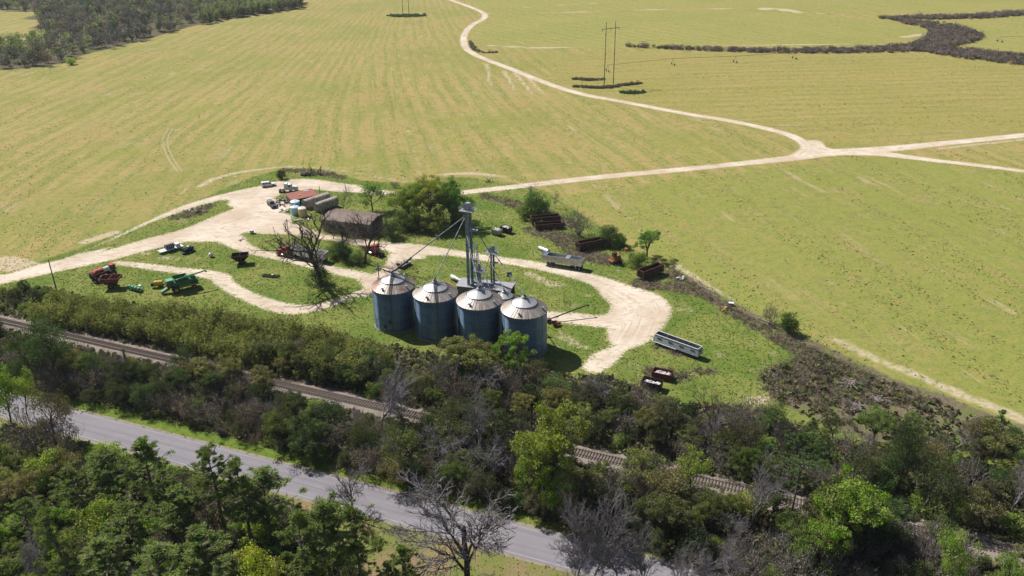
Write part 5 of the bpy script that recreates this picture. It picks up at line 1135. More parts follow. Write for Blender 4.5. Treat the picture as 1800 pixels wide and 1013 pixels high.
# ---- trees of the farmyard
tree('dark0',563,498,362,(.1,.1,.1),'tallest bare dark tree in the yard, standing over the white dump trailer','tree','bare_tree',135)
tree('shrub0',560,499,468,DKG,'dark bush wrapped round the foot of the tallest bare yard tree','bush','bush',52)
tree('dark1',641,463,354,(.1,.1,.1),'bare dark tree between the barn and the red truck cab, second tallest in the yard','tree','bare_tree',90)
tree('thin0',604,380,322,(.1,.1,.1),'slim bare tree between the long van bodies and the green yard tree','tree','bare_tree',50)
tree('dark1',603,436,372,(.1,.1,.1),'smaller bare dark tree standing in front of the barn wall','tree','bare_tree',62); tree('thin1',628,430,378,(.1,.1,.1),'wispy grey sapling left of the second tallest bare tree','tree','bare_tree',44)
tree('thin1',585,420,380,(.1,.1,.1),'leafless grey sapling against the front wall of the barn','tree','bare_tree',50); tree('twig1',612,418,396,GREYB,'grey twiggy bush against the barn wall','bush','bush',60)
tree('broad0',655,372,320,(.10,.17,.045),'medium green airy tree just above the barn roof','tree','leafy_tree',56)
tree('dome0',688,418,385,DKG,'dark bush pressed against the open right end of the barn','bush','bush',40)
tree('full1',718,390,320,(.13,.18,.035),'olive-green leafy tree, left of the big cluster above the tower','tree','leafy_tree',84)
tree('full2',757,394,314,(.17,.20,.035),'yellow-green leafy tree in the middle of the big cluster above the tower','tree','leafy_tree',70)
tree('full0',796,392,308,(.06,.13,.02),'darkest and tallest leafy tree, right of the big cluster above the tower','tree','leafy_tree',72)
tree('shrub1',740,400,382,BRN,'brown-green bush under the cluster of leafy trees','bush','bush',60)
tree('dome1',943,376,334,(.07,.13,.03),'tall green bush above the farthest cage wagon','bush','bush',56); tree('shrub2',925,382,356,MIDG,'pale green bush left of the farthest cage wagon','bush','bush',44)
tree('thin1',934,352,318,(.1,.1,.1),'tiny bare treetop poking above the tall green bush','tree','bare_tree',26); tree('thin0',972,366,335,(.1,.1,.1),'leafless dark sapling right of the tall green bush','tree','bare_tree',22)
tree('twig0',1017,414,371,(.10,.09,.08),'grey-brown twiggy bush between the two upper cage wagons','bush','bush',52)
tree('dome0',1070,430,393,(.055,.09,.03),'dark green bush behind the middle cage wagon','bush','bush',46); tree('shrub3',1092,434,408,(.075,.14,.03),'small bright bush right of the middle cage wagon','bush','bush',30)
tree('domed1',1137,452,406,(.085,.17,.035),'small round leafy tree above the nearest cage wagon','tree','leafy_tree',46); tree('shrub0',1120,468,440,MIDG,'green bush behind the rusted digging machine','bush','bush',44)
tree('shrub1',950,398,384,(.11,.19,.04),'little bright green bush in front of the farthest cage wagon','bush','bush',14)
tree('dome1',1385,585,546,(.045,.09,.025),'round dark green bush alone on the brush strip at the field edge','bush','bush',40); tree('twig2',1352,570,536,(.10,.09,.06),'thin grey twiggy bush left of the round dark bush','bush','bush',34)
tree('dome0',495,315,297,(.035,.05,.02),'dark round bush at the left end of the plough row','bush','bush',18); tree('twig0',694,330,319,(.05,.04,.035),'small dark bush on the verge left of the leafy cluster','bush','bush',20)
tree('dome1',606,458,420,(.03,.055,.022),'dark conical evergreen between the dump trailer and the red cab','bush','evergreen_bush',36); tree('shrub2',590,452,425,MIDG,'green bush behind the tail of the dump trailer','bush','bush',40); tree('shrub0',630,462,440,MIDG,'green bush left of the red truck cab','bush','bush',40)
tree('twig1',515,440,420,GREYB,'grey weedy bush at the foot of the thin dark pole','bush','bush',44)
tree('domed1',903,668,592,(.13,.20,.04),'bright lime-green small tree in front of the rightmost bin','tree','leafy_tree',74); tree('domed2',828,668,597,(.14,.15,.05),'olive-brown small tree in front of the third bin','tree','leafy_tree',88)
tree('thin0',768,655,597,(.1,.1,.1),'leafless grey small tree in front of the second bin','tree','bare_tree',56)
tree('dome0',716,404,366,(.10,.14,.035),'low green bush at the left foot of the leafy cluster above the tower','bush','bush',56); tree('dome1',765,408,366,(.13,.15,.04),'low olive bush in the middle foot of the leafy cluster above the tower','bush','bush',60); tree('dome0',806,400,352,(.05,.10,.02),'dark bush at the right foot of the leafy cluster above the tower','bush','bush',44)
# ---- notable trees of the belts
tree('domed0',965,892,728,(.14,.17,.035),'large bright olive-green tree, biggest leafy crown of the thicket beside the railway','tree','leafy_tree',128)
tree('domed1',955,915,790,(.125,.18,.035),'brighter green lower tree directly in front of the biggest leafy crown','tree','leafy_tree',110)
tree('domed2',1478,975,835,(.14,.205,.038),'vivid green leafy tree in the lower right beside the railway','tree','leafy_tree',118); tree('domed0',1450,1000,900,(.13,.195,.035),'vivid green smaller tree merging into the lower right vivid tree','tree','leafy_tree',90)
tree('round_pine',1388,925,768,(.075,.115,.045),'round-headed dark pine with a bare trunk right of the pale bare tree','tree','pine_tree',108)
tree('pale0',1318,930,788,(.1,.1,.1),'pale silvery bare tree immediately left of the round-headed pine','tree','bare_tree',100)
tree('bare0',668,755,645,(.1,.1,.1),'spreading grey bare tree rising over the middle stretch of railway','tree','bare_tree',120)
tree('bare1',842,822,700,(.1,.1,.1),'greyish bare tree between the middle railway stretch and the big leafy crown','tree','bare_tree',96)
tree('limb0',822,1030,820,(.1,.1,.1),'large bare tree with black limbs over the paved road, bottom centre','tree','bare_tree',190); tree('bare2',1035,1035,848,(.1,.1,.1),'dense pale bare tree at the bottom, right of the black-limbed one','tree','bare_tree',150)
tree('limb1',622,912,808,(.1,.1,.1),'small bare tree on the near road verge, left of the black-limbed tree','tree','bare_tree',80); tree('bare1',1170,1060,940,(.1,.1,.1),'pale bare tree cut by the bottom edge, just right of the paved road','tree','bare_tree',120)
tree('bare0',1230,1050,945,(.1,.1,.1),'low pale bare tree at the bottom edge, left of the dark thicket','tree','bare_tree',90); tree('bare2',1290,1040,965,(.1,.1,.1),'lowest pale bare tree at the bottom edge right of centre','tree','bare_tree',90)
tree('bare0',1008,1050,872,(.1,.1,.1),'pale bare tree leaning over the road between two bigger bare trees','tree','bare_tree',110); tree('bare1',1092,1052,900,(.1,.1,.1),'dense grey bare tree covering the end of the visible road','tree','bare_tree',120); tree('bare2',1140,1062,925,(.1,.1,.1),'low grey bare tree right of the one covering the road end','tree','bare_tree',100); tree('bare0',745,905,838,(.1,.1,.1),'short grey bare tree on the far verge of the paved road','tree','bare_tree',60)
tree('thin1',1243,800,668,(.1,.1,.1),'tall upright bare tree at the near edge of the right lawn','tree','bare_tree',74); tree('pale0',1772,910,775,(.1,.1,.1),'pale bare tree at the right edge of the picture','tree','bare_tree',84)
tree('twig0',1640,812,770,BRN,'brown twiggy bush beside the grassy trace at the right','bush','bush',70); tree('shrub1',1600,800,770,GRNB,'green bush above the very dark tree at the right','bush','bush',60)
tree('pine3',1753,770,722,PINED,'tiny dark pine standing alone by the field edge at far right','tree','pine_tree',26); tree('dome0',1733,775,728,(.06,.08,.03),'grey-green bush left of the tiny field-edge pine','bush','bush',42); tree('dome1',1775,790,750,(.05,.08,.03),'grey-green bush right of the tiny field-edge pine','bush','bush',50)
tree('evergreen0',97,672,562,(.05,.085,.032),'big dark evergreen clump left beside the railway','tree','evergreen_tree',90); tree('evergreen1',62,675,580,(.045,.075,.03),'dark evergreen clump at the left edge beside the railway','tree','evergreen_tree',60)
tree('evergreen0',326,675,610,(.045,.07,.03),'dark evergreen standing against the railway behind the ivy post','tree','evergreen_tree',50)
tree('broad0',20,745,642,(.14,.21,.04),'spring-green small tree at the left edge beside the paved road','tree','leafy_tree',62); tree('broad1',50,738,655,(.14,.20,.04),'second spring-green small tree beside the paved road at the left','tree','leafy_tree',44)
tree('evergreen1',100,790,690,(.10,.085,.062),'grey-brown bushy tree overhanging the paved road at the left','tree','evergreen_tree',80); tree('twig0',60,800,725,GREYB,'grey-brown bush under the overhanging tree on the left','bush','bush',80); tree('twig1',120,800,745,GREYB,'brownish bush touching the near road edge at the left','bush','bush',60)
tree('broad2',480,1060,955,(.24,.28,.04),'yellow-flowering-looking bright bushy tree at the bottom, between two pines','tree','leafy_tree',110); tree('broad0',190,960,872,(.16,.21,.04),'bright yellow-green tree amid the dark pines at the lower left','tree','leafy_tree',96)
tree('shrub0',88,850,792,(.16,.22,.045),'lime-green bush left of the pines near the road','bush','bush',76); tree('shrub1',190,815,778,(.20,.27,.05),'yellow-green bush beside the near road edge','bush','bush',60)
tree('bare0',45,1030,942,(.1,.1,.1),'grey bare tree in the bottom left corner','tree','bare_tree',84); tree('broad1',1660,1070,920,(.14,.20,.045),'light green tree near the bottom right corner by the railway','tree','leafy_tree',70)
tree('broad2',1765,1060,965,(.14,.21,.045),'light green tree cut by the bottom right corner','tree','leafy_tree',60); tree('broad1',1212,880,800,(.15,.20,.04),'bright yellow-green bushy tree left of the pale bare tree','tree','leafy_tree',70)
tree('evergreen0',1575,865,735,(.04,.06,.025),'very dark tall tree in the right thicket','tree','evergreen_tree',64); tree('evergreen1',1620,905,800,(.06,.075,.03),'dark olive tree in the right thicket, in front of the very dark one','tree','evergreen_tree',100)
for (px,pb,pt,w,k,lb) in ((285,925,773,80,'pine0','tallest dark pine near the road, feathery top above the asphalt'),(213,900,795,100,'pine1','broad dark pine left of the tallest roadside pine'),(398,945,790,92,'pine2','pine with a long visible trunk in the middle of the lower left group'),(445,960,808,70,'pine3','pine behind the right-hand pair of the lower left group'),
   (478,955,826,90,'pine0','rightmost pine of the lower left group, trunk bare near the road'),(330,960,858,90,'pine1','pine in shade between the two roadside pine groups'),(155,930,822,80,'pine2','leftmost pine of the roadside group'),(130,1050,898,70,'pine3','tall narrow pine in the lower left corner'),
   (300,1090,965,110,'pine0','pine top cut by the bottom edge, left of the yellow-green tree'),(585,1050,882,100,'pine1','tall pine left of the black-limbed bare tree'),(640,1060,893,90,'pine2','pine right beside the tall pine at the bottom'),(548,1075,905,80,'pine3','pine on the left flank of the bottom pine group'),
   (718,1080,962,60,'pine0','short pine top at the bottom edge, below the black-limbed tree'),(690,1075,990,50,'pine1','lowest pine top at the bottom edge beside the short one'),(250,1010,890,100,'pine2','dark pine inside the lower left pine stand'),(370,1040,925,90,'pine3','dark pine low in the middle of the lower left stand'),
   (205,1060,950,90,'pine0','dark pine near the bottom edge behind the narrow one'),(420,1075,985,70,'pine1','pine top at the bottom edge right of the cut one'),(60,960,880,70,'pine2','pine at the left among green bushes'),(300,880,822,60,'pine3','small pine crowded under the tallest roadside pine')):
    tree(k,px,pb,pt,PINEC,lb,'tree','pine_tree',w)
# ---- belts of mixed growth: scattered plants, each its own object
KINDS={ # key: (protos, H range, colours, name, cat, look)
 'ever':(['evergreen0','evergreen1','full0','full1'],(5,9),[DKG,(.05,.065,.03),(.065,.08,.035),(.075,.075,.045)],'evergreen_tree','tree','dark evergreen tree'),
 'olive':(['full2','domed2','broad2','tall1'],(5,8.5),[OLV,(.10,.12,.045),(.14,.135,.06),(.09,.12,.035)],'leafy_tree','tree','dull olive-green tree'),
 'brown':(['twig0','twig1','twig2'],(3.5,7),[BRN,GREYB,(.10,.085,.06),(.145,.12,.085)],'twiggy_bush','bush','grey-brown twiggy bush'),
 'bare':(['bare0','bare1','bare2','thin0','pale0'],(5,9.5),[(.1,.1,.1)],'bare_tree','tree','grey leafless tree'),
 'green':(['shrub0','shrub1','shrub2','shrub3'],(2,4.2),[MIDG,GRNB,(.07,.11,.03),(.12,.16,.05)],'green_bush','bush','green leafy bush'),
 'lime':(['shrub0','shrub2','broad2'],(2.5,5),[(.17,.24,.04),(.14,.21,.035)],'lime_bush','bush','yellow-green leafy bush'),
 'dark':(['dome0','dome1'],(3.5,6.5),[(.035,.055,.022),(.045,.06,.03),(.06,.07,.035)],'dark_bush','bush','dark rounded bush'),
 'pine':(['pine0','pine1','pine2','pine3'],(9,14),[PINEC,PINED],'pine_tree','tree','dark green pine')}
def rail_y(px): return 565.5+(978-565.5)*px/1800
def road_top(px): return 690+.253*px
def road_bot(px): return 727+.277*px
# stretches the photo leaves clear: (photo polygon)
CLEAR=[np.array(q,float) for q in ([(0,552),(60,560),(330,620),(330,640),(150,612),(130,600),(0,590)],[(480,668),(730,722),(730,738),(480,682)],[(1020,785),(1095,805),(1095,825),(1020,805)],[(1240,845),(1285,855),(1285,865),(1240,855)],[(1720,950),(1800,965),(1800,985),(1720,975)],
  [(0,690),(140,705),(500,805),(560,845),(530,865),(330,820),(135,763),(0,722)],[(590,835),(720,868),(950,925),(1190,985),(1190,1013),(1060,1013),(600,892)],[(145,712),(330,752),(540,808),(540,835),(330,770),(145,725)],
  [(560,905),(700,925),(1000,1013),(690,1013),(660,985)],[(140,770),(260,795),(340,826),(250,812)])]
def inside(pt,poly):
    x,y=pt; c=False; n=len(poly)
    for i in range(n):
        x1,y1=poly[i];x2,y2=poly[(i+1)%n]
        if (y1>y)!=(y2>y) and x<(x2-x1)*(y-y1)/(y2-y1)+x1: c=not c
    return c
def blocked(x,y,H,w):
    bx,by=PX(x,y,0); tx,ty=PX(x,y,H*.93); sc_=pxm_at(y); hw=w*sc_*.5*.72
    for q in CLEAR:
        for fy in np.linspace(by,ty,5):
            for fx in (-hw,-hw*.4,hw*.4,hw):
                f=(fy-ty)/(by-ty+1e-6)
                if inside((tx+fx,fy),q): return True
    return False
def pxm_at(y): return F/math.hypot(y*math.cos(R(PITCH))+CAMH*math.sin(R(PITCH)),0)
def scatter(poly,kinds,spacing,where,seed,hs=1.0,cap=999,maxn=5000):
    rnd=random.Random(seed); W=Gs(poly); lo=W.min(0);hi=W.max(0); placed=[]; n=0
    tot=sum(k[1] for k in kinds); tries=int((hi[0]-lo[0])*(hi[1]-lo[1])/spacing**2*5)
    for _ in range(tries):
        if len(placed)>=maxn: break
        x=rnd.uniform(lo[0],hi[0]); y=rnd.uniform(lo[1],hi[1])
        if not inside((x,y),W): continue
        if any((x-a)**2+(y-b)**2<spacing**2 for a,b in placed): continue
        px,py=PX(x,y,0)
        if px<-70 or px>1870: continue
        p=np.array([x,y]); dr=abs(float((p-ka)@kn)); rn=np.array([-rd[1],rd[0]]); dd=abs(float((p-ra)@rn))
        if dr<3.6 or dd<5.0: continue
        r=rnd.uniform(0,tot)
        for k,wt in kinds:
            r-=wt
            if r<=0: break
        pr,(h0,h1),cols,nm,cat,look=KINDS[k]; key=rnd.choice(pr); H=rnd.uniform(h0,h1)*hs
        for att in range(5):
            w=PROTO[key][2]/PROTO[key][3]*H*rnd.uniform(.95,1.3)
            if not blocked(x,y,H,w): break
            H*=.72; key=rnd.choice(pr if att<2 else ['shrub0','shrub1','twig0'])
        else: continue
        if H<1.1: continue
        c=rnd.choice(cols); v=rnd.uniform(.8,1.25); c=tuple(min(1,a*v*rnd.uniform(.94,1.06)) for a in c)
        nm2,cat2,look2=(nm,cat,look) if key in pr else ('low_bush','bush','low scrubby bush')
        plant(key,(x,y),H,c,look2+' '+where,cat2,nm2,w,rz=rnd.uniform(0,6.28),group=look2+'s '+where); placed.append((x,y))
    return placed
def line(f,off,xs): return [(x,f(x)+off) for x in xs]
B1=[(470,628),(560,655),(700,668),(760,672),(1000,694),(1100,704)]+line(rail_y,-16,[1100,900,700,450])
n1=scatter([(455,622),(640,640),(680,668),(640,690),(560,670)],[('ever',3),('dark',3),('brown',2),('olive',1)],3.2,'at the right end of the bamboo stand',20,.95)
n1=scatter(B1,[('ever',3),('brown',3),('green',2),('dark',3),('olive',3),('bare',1.0)],3.0,'between the bins and the railway',21,1.0)
B1b=[(1104,704),(1200,742),(1330,738),(1450,772),(1600,778),(1700,775),(1860,815)]+line(rail_y,-16,[1860,1500,1100])
n2=scatter(B1b,[('ever',2.4),('brown',4.5),('green',2.5),('dark',2),('olive',3.5),('bare',1.6),('lime',.8)],3.5,'between the right lawn and the railway',22,1.0)
B2=line(rail_y,14,[-60,250,500])+line(road_top,-15,[500,250,-60])
n3=scatter(B2,[('ever',4),('brown',3.5),('dark',3),('olive',1.2),('bare',.7)],3.0,'between railway and road on the left',23,1.0)
B3=line(rail_y,14,[500,800,1150])+[(1170,940)]+line(road_top,-14,[1000,750,500])
n4=scatter(B3,[('ever',4),('brown',3.5),('dark',3),('olive',2),('bare',1.3),('green',1)],3.1,'between railway and road in the middle',24,1.08)
n4b=scatter(line(rail_y,16,[735,900,1010])+line(rail_y,62,[1010,900,735]),[('ever',4),('olive',2),('brown',2),('dark',2),('bare',1)],3.6,'crowding the near side of the railway',31,1.15)
n4c=scatter(line(rail_y,16,[1095,1150,1235])+line(rail_y,62,[1235,1150,1095]),[('ever',3),('olive',3),('brown',3),('lime',.6)],3.6,'crowding the near side of the railway',32,1.1)
n4d=scatter(line(rail_y,16,[1430,1500,1600,1720])+line(rail_y,66,[1720,1600,1430]),[('ever',3),('olive',3),('brown',3),('bare',1.5)],3.6,'crowding the near side of the railway at the right',33,1.15)
n4e=scatter(line(rail_y,12,[328,400,475])+line(rail_y,64,[475,400,328]),[('ever',3),('brown',1.5),('olive',1)],3.3,'crowding the near side of the railway at the left',34,1.0)
B4=line(rail_y,14,[1100,1400,1800,1880])+[(1880,1150),(1230,1150),(1200,1010),(1100,940)]
n5=scatter(B4,[('ever',3),('brown',4.5),('dark',2),('olive',3.4),('bare',2.0),('lime',.7),('green',1)],3.5,'right of the road below the railway',25,1.08)
B5=[(-60,755),(60,775),(150,800),(330,850),(480,905),(540,935),(640,1013),(660,1130),(-60,1130)]
scatter([(760,1030),(1040,1000),(1190,985),(1900,1180),(700,1180)],[('bare',4),('brown',.3)],4.6,'along the bottom edge below the road',35,1.25,maxn=34)
scatter([(-60,800),(30,800),(140,830),(150,1000),(60,1080),(-60,1080)],[('green',6),('lime',1.5),('olive',1)],3.0,'in the green tangle at the lower left edge',36,.95)
B5=[(150,800),(330,850),(480,905),(540,935),(640,1013),(660,1130),(60,1130),(150,1000)]
n6=scatter(B5,[('green',7),('pine',1.6),('lime',1.6),('brown',2),('olive',1.2)],3.4,'in the wood below the road',26,.95)
B6=[(-40,520),(0,515),(70,508),(100,530),(60,556),(-60,545)]
scatter(B6,[('green',3),('dark',3)],3.2,'at the left edge above the railway',27,.7)
B7=[(1180,484),(1290,548),(1400,606),(1560,690),(1700,730),(1800,780),(1700,790),(1560,730),(1400,625),(1250,530)]
scatter(B7,[('brown',3),('green',.6)],5.0,'on the brush strip at the field edge',28,.22,maxn=70)
scatter([(1360,660),(1440,640),(1560,700),(1690,745),(1640,800),(1500,770),(1400,710)],[('brown',4),('green',.5)],4.4,'on the brown brush patch',29,.3,maxn=60)
# ---- bamboo stand (uncountable): one object
def bamboo():
    rng=np.random.default_rng(5); W=Gs([(52,566),(110,540),(200,548),(330,562),(480,580),(560,598),(640,622),(700,650),(640,680)]+line(rail_y,-17,[560,330,200])+[(60,575)]); lo=W.min(0);hi=W.max(0)
    Vs=[];Fs=[];Ts=[];off=0; n=0; C=[];T=[];O=[]
    segs=[]; CL=np.array([p for p in rng.uniform(lo,hi,(420,2)) if inside(p,W)]); CH=rng.uniform(.62,1.2,len(CL)); CT=rng.uniform(-.3,.25,len(CL))
    while n<3000:
        p=rng.uniform(lo,hi)
        if not inside(p,W): continue
        dd_=np.hypot(*(CL-p).T); ci=int(dd_.argmin()); 
        if dd_[ci]>2.3 and rng.random()<.75: continue
        n+=1; H=rng.uniform(4.6,6.4)*CH[ci]*(1.1-.18*dd_[ci]/1.5)*(1 if rng.random()>.15 else .6); az=rng.uniform(0,6.28); ln=rng.uniform(.05,.22)*H
        k=24; f=rng.uniform(.25,1.0,k)**.8; base=np.array([p[0],p[1],0]); lean=np.array([math.cos(az),math.sin(az),0])*ln
        c=base+lean*(f**2)[:,None]+np.array([0,0,1])*(H*f)[:,None]; r=(.28+.45*np.sin(np.pi*np.clip(f,0,.97)))*.9; d=rng.normal(0,1,(k,3)); d[:,2]*=.35; d/=np.linalg.norm(d,axis=1)[:,None]; c=c+d*r[:,None]
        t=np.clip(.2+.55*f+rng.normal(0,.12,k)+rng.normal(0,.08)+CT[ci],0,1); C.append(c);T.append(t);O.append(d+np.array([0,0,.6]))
        if n%4==0: segs.append((base,base+np.array([0,0,H*.5])+lean*.25,.05,.04,0))
    C=np.vstack(C);T=np.concatenate(T);O=np.vstack(O); m=len(C); O/=np.linalg.norm(O,axis=1)[:,None]
    side=np.cross(O,rng.normal(0,1,(m,3))); side/=np.linalg.norm(side,axis=1)[:,None]; s=rng.uniform(.25,.52,m)[:,None]
    V=np.stack([C-O*s*.6,C+side*s*.28,C+O*s,C-side*s*.28],1).reshape(-1,3); V[:,2]=np.maximum(V[:,2],.02)
    tv,tf=tubes(segs,3); T2=np.concatenate([np.repeat(T,4),np.full(len(tv),.3)])
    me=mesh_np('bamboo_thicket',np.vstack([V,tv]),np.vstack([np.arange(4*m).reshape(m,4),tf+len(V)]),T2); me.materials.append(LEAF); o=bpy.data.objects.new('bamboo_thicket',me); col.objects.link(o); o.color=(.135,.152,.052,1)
    tag(o,'dense olive-green bamboo stand along the railway at the left','bamboo',kind='stuff')
bamboo()
# ---- ivy-covered posts along the railway
for px,yb,yt,lb in ((224,648,615,'ivy-covered post beside the railway near the left'),(318,632,600,'second dark ivy-covered stump beside the railway, right of the ivy post')):
    x,y=G(px,yb); H=height_at(px,yb,yt); t=thing('ivy_post',lb,'post',(x,y,0)); MB().cyl((0,0,0),(0,0,H),.16,.12,8).build('post',WOODP,t); rng=np.random.default_rng(px); cs=np.array([[0,0,z] for z in np.linspace(.3,H,14)]); v,f_,ti=clump_leaves(rng,cs,[.4]*14,70,.16); v[:,2]=np.maximum(v[:,2],.02); me=mesh_np('ivy',v,f_,ti); me.materials.append(LEAF); o=bpy.data.objects.new('ivy',me); o.color=(*DKG,1); col.objects.link(o); o.parent=t
# ---- far woodland at upper left: one mass
def mass(name,label,cat,poly,n,hr,cols_,seed,wr=.55,per=150,leaf=1.0,edge=None,light=None):
    rng=np.random.default_rng(seed); W=Gs(poly); lo=W.min(0);hi=W.max(0); k=0; groups={}
    while k<n:
        p=rng.uniform(lo,hi)
        if not inside(p,W): continue
        px,py=PX(p[0],p[1],0)
        if px<-160 or px>1960 or py<-60: 
            if rng.random()<.7: continue
        k+=1; H=rng.uniform(*hr); r=H*wr*rng.uniform(.6,1.1)*.6; ci=int(rng.integers(len(cols_))) 
        if light is not None and inside((px,py),light): ci=len(cols_)-1
        d=rng.normal(0,1,(per,3)); d/=np.linalg.norm(d,axis=1)[:,None]; q=d*(rng.random(per)**.4)[:,None]; lump=rng.normal(0,.5,(5,3)); q=q*.62+lump[rng.integers(0,5,per)]*.5
        c=np.column_stack([p[0]+q[:,0]*r,p[1]+q[:,1]*r,np.maximum(.2,H*.5+q[:,2]*H*.5)])
        g=groups.setdefault(ci,[[],[],[]]); g[0].append(c); g[1].append(np.clip(rng.uniform(.2,.8)+.15*d[:,2]+rng.normal(0,.12,per),0,1)); g[2].append(d)
    return groups
def mass_obj(name,label,cat,groups,cols_,leaf,asp=.6):
    rng=np.random.default_rng(1); Vs=[];Fs=[];Ts=[];Cs=[];off=0
    for ci,(c,t,d) in groups.items():
        c=np.vstack(c);t=np.concatenate(t);d=np.vstack(d); v,f_,ti=leaves(rng,c,leaf,asp,.3,t,d); Vs.append(v);Fs.append(f_+off);Ts.append(ti);Cs.append(np.tile(np.array(cols_[ci]),(len(v),1)));off+=len(v)
    me=mesh_np(name,np.vstack(Vs),np.vstack(Fs),np.concatenate(Ts),extra={'leafcol':np.vstack(Cs)}); me.materials.append(MASSM); o=bpy.data.objects.new(name,me); col.objects.link(o); return tag(o,label,cat,kind='stuff')
a=N('mixed_foliage'); cc=a.attr('leafcol','Vector'); hs=a.n('ShaderNodeHueSaturation'); a.t.links.new(cc,hs.inputs['Color']); a.t.links.new(a.mr(a.attr('tint'),0,1,.6,1.45,False),hs.inputs['Value'])
d_=a.n('ShaderNodeBsdfDiffuse'); tr_=a.n('ShaderNodeBsdfTranslucent'); mx_=a.n('ShaderNodeMixShader'); mx_.inputs[0].default_value=.32; a.t.links.new(hs.outputs[0],d_.inputs['Color']); a.t.links.new(hs.outputs[0],tr_.inputs['Color']); a.t.links.new(d_.outputs[0],mx_.inputs[1]); a.t.links.new(tr_.outputs[0],mx_.inputs[2]); a.t.links.new(mx_.outputs[0],a.out.inputs['Surface']); MASSM=a.m
WC=[(.19,.17,.15),(.15,.14,.125),(.07,.095,.05),(.11,.135,.065),(.22,.175,.12),(.26,.31,.10)]
FW=[(-420,150),(0,124),(60,120),(110,112),(150,96),(250,72),(330,48),(352,26),(400,12),(470,2),(500,-8),(300,-40),(-300,-40)]
HOLE=[(-200,14),(0,18),(62,22),(76,52),(60,70),(0,78),(-200,82)]
g=mass('x','','',FW,3600,(7,13),WC,2,wr=.8,per=120,light=[(0,78),(75,68),(85,92),(0,104)])
Wh=Gs(HOLE)
for ci in list(g):
    for j in range(len(g[ci][0])-1,-1,-1):
        if inside(g[ci][0][j][:,:2].mean(0),Wh):
            for q in g[ci]: q.pop(j)
mass_obj('far_woodland','mixed grey-brown and green woodland beyond the field at upper left','woodland',g,WC,1.2)
tree('dome0',126,114,100,(.22,.32,.05),'single bright lime bush at the front edge of the far woodland','bush','bush',18); 
LW=[(.27,.31,.11),(.22,.25,.09),(.15,.15,.09)]
g=mass('x','','',[(350,45),(400,34),(470,24),(530,15),(532,4),(470,6),(400,14),(350,26)],420,(9,12),LW,4,wr=.5,per=160); mass_obj('young_plantation','pale green row of young trees ending the far woodland','tree row',g,LW,1.1)
BC=[(.24,.18,.165),(.19,.15,.13),(.28,.225,.20),(.10,.12,.055)]
STR=[([(1095,82),(1180,86),(1300,90),(1430,91),(1550,89),(1620,86),(1700,96),(1800,107),(1900,115)],[1.2,3.5,5.5,7,8.5,12,16,18,18]),([(1620,84),(1665,72),(1680,60),(1650,48),(1610,42),(1570,34)],[10,16,17,13,9,3]),([(1545,33),(1640,32),(1720,30),(1800,24),(1900,20)],[3,9,9,9,9])]
def strip_mass(STR_,n,hr,cols_,seed,leaf,label,name,cat,per=60,wr=.7):
    rng=np.random.default_rng(seed); G_={}; pool=[]
    for pts,w in STR_:
        a_,ww=stroke(pts,w); L=np.hypot(*np.diff(a_,axis=0).T); pr=L*(ww[:-1]+ww[1:]); pool.append((a_,ww,pr))
    tot=np.concatenate([p[2] for p in pool]); tot=tot/tot.sum(); idx=[(i,j) for i,p in enumerate(pool) for j in range(len(p[2]))]
    for s in rng.choice(len(idx),n,p=tot):
        i,j=idx[s]; a_,ww,_=pool[i]; f=rng.random(); p=a_[j]*(1-f)+a_[j+1]*f; w=ww[j]; d=a_[j+1]-a_[j]; d=d/(np.hypot(*d)+1e-9); p=p+np.array([-d[1],d[0]])*w*rng.uniform(-1,1)
        H=rng.uniform(*hr)*(1.6 if rng.random()<.06 else 1); ci=int(rng.integers(len(cols_))); dd=rng.normal(0,1,(per,3)); dd/=np.linalg.norm(dd,axis=1)[:,None]; q=dd*(rng.random(per)**.4)[:,None]
        c=np.column_stack([p[0]+q[:,0]*H*wr,p[1]+q[:,1]*H*wr,np.maximum(.12,H*.5+q[:,2]*H*.5)]); g_=G_.setdefault(ci,[[],[],[]]); g_[0].append(c);g_[1].append(np.clip(rng.uniform(.2,.8,1)+rng.normal(0,.15,per),0,1));g_[2].append(dd)
    return mass_obj(name,label,cat,G_,cols_,leaf)
strip_mass(STR,3300,(1.0,3.2),BC,6,.7,'purplish-brown leafless scrub belt winding between the far fields','scrub_belt','scrub')
strip_mass([([(1008,153),(1060,155),(1100,150),(1128,147)],[1.2,2.0,1.8,.8])],190,(.7,1.4),[(.17,.15,.08),BC[1],(.13,.14,.06)],7,.45,'dark dead weed strip at the foot of the nearer power pylon','weed_strip','weeds')
strip_mass([([(1004,139),(1035,141),(1062,140)],[1.4,2.3,1.2])],100,(.6,1.2),[(.17,.15,.08),BC[1]],8,.45,'short dark weed strip left of the nearer power pylon','weed_strip','weeds')
strip_mass([([(1088,163),(1110,164),(1134,162)],[1.6,3.4,1.4])],140,(.5,.9),[(.09,.15,.04),(.07,.11,.04)],9,.4,'green weed patch right below the nearer power pylon','weed_strip','weeds')
strip_mass([([(682,28),(712,29),(748,28)],[3,6,2])],150,(.8,1.8),[(.10,.19,.06)],10,.8,'green weed patch round the distant power pylon','weed_strip','weeds')
strip_mass([([(826,72),(832,85),(850,93),(880,92)],[1,1.8,1.5,1])],90,(.6,1.3),[(.09,.13,.05),BC[0]],12,.5,'low scrub inside the bend of the far road','weed_strip','weeds')
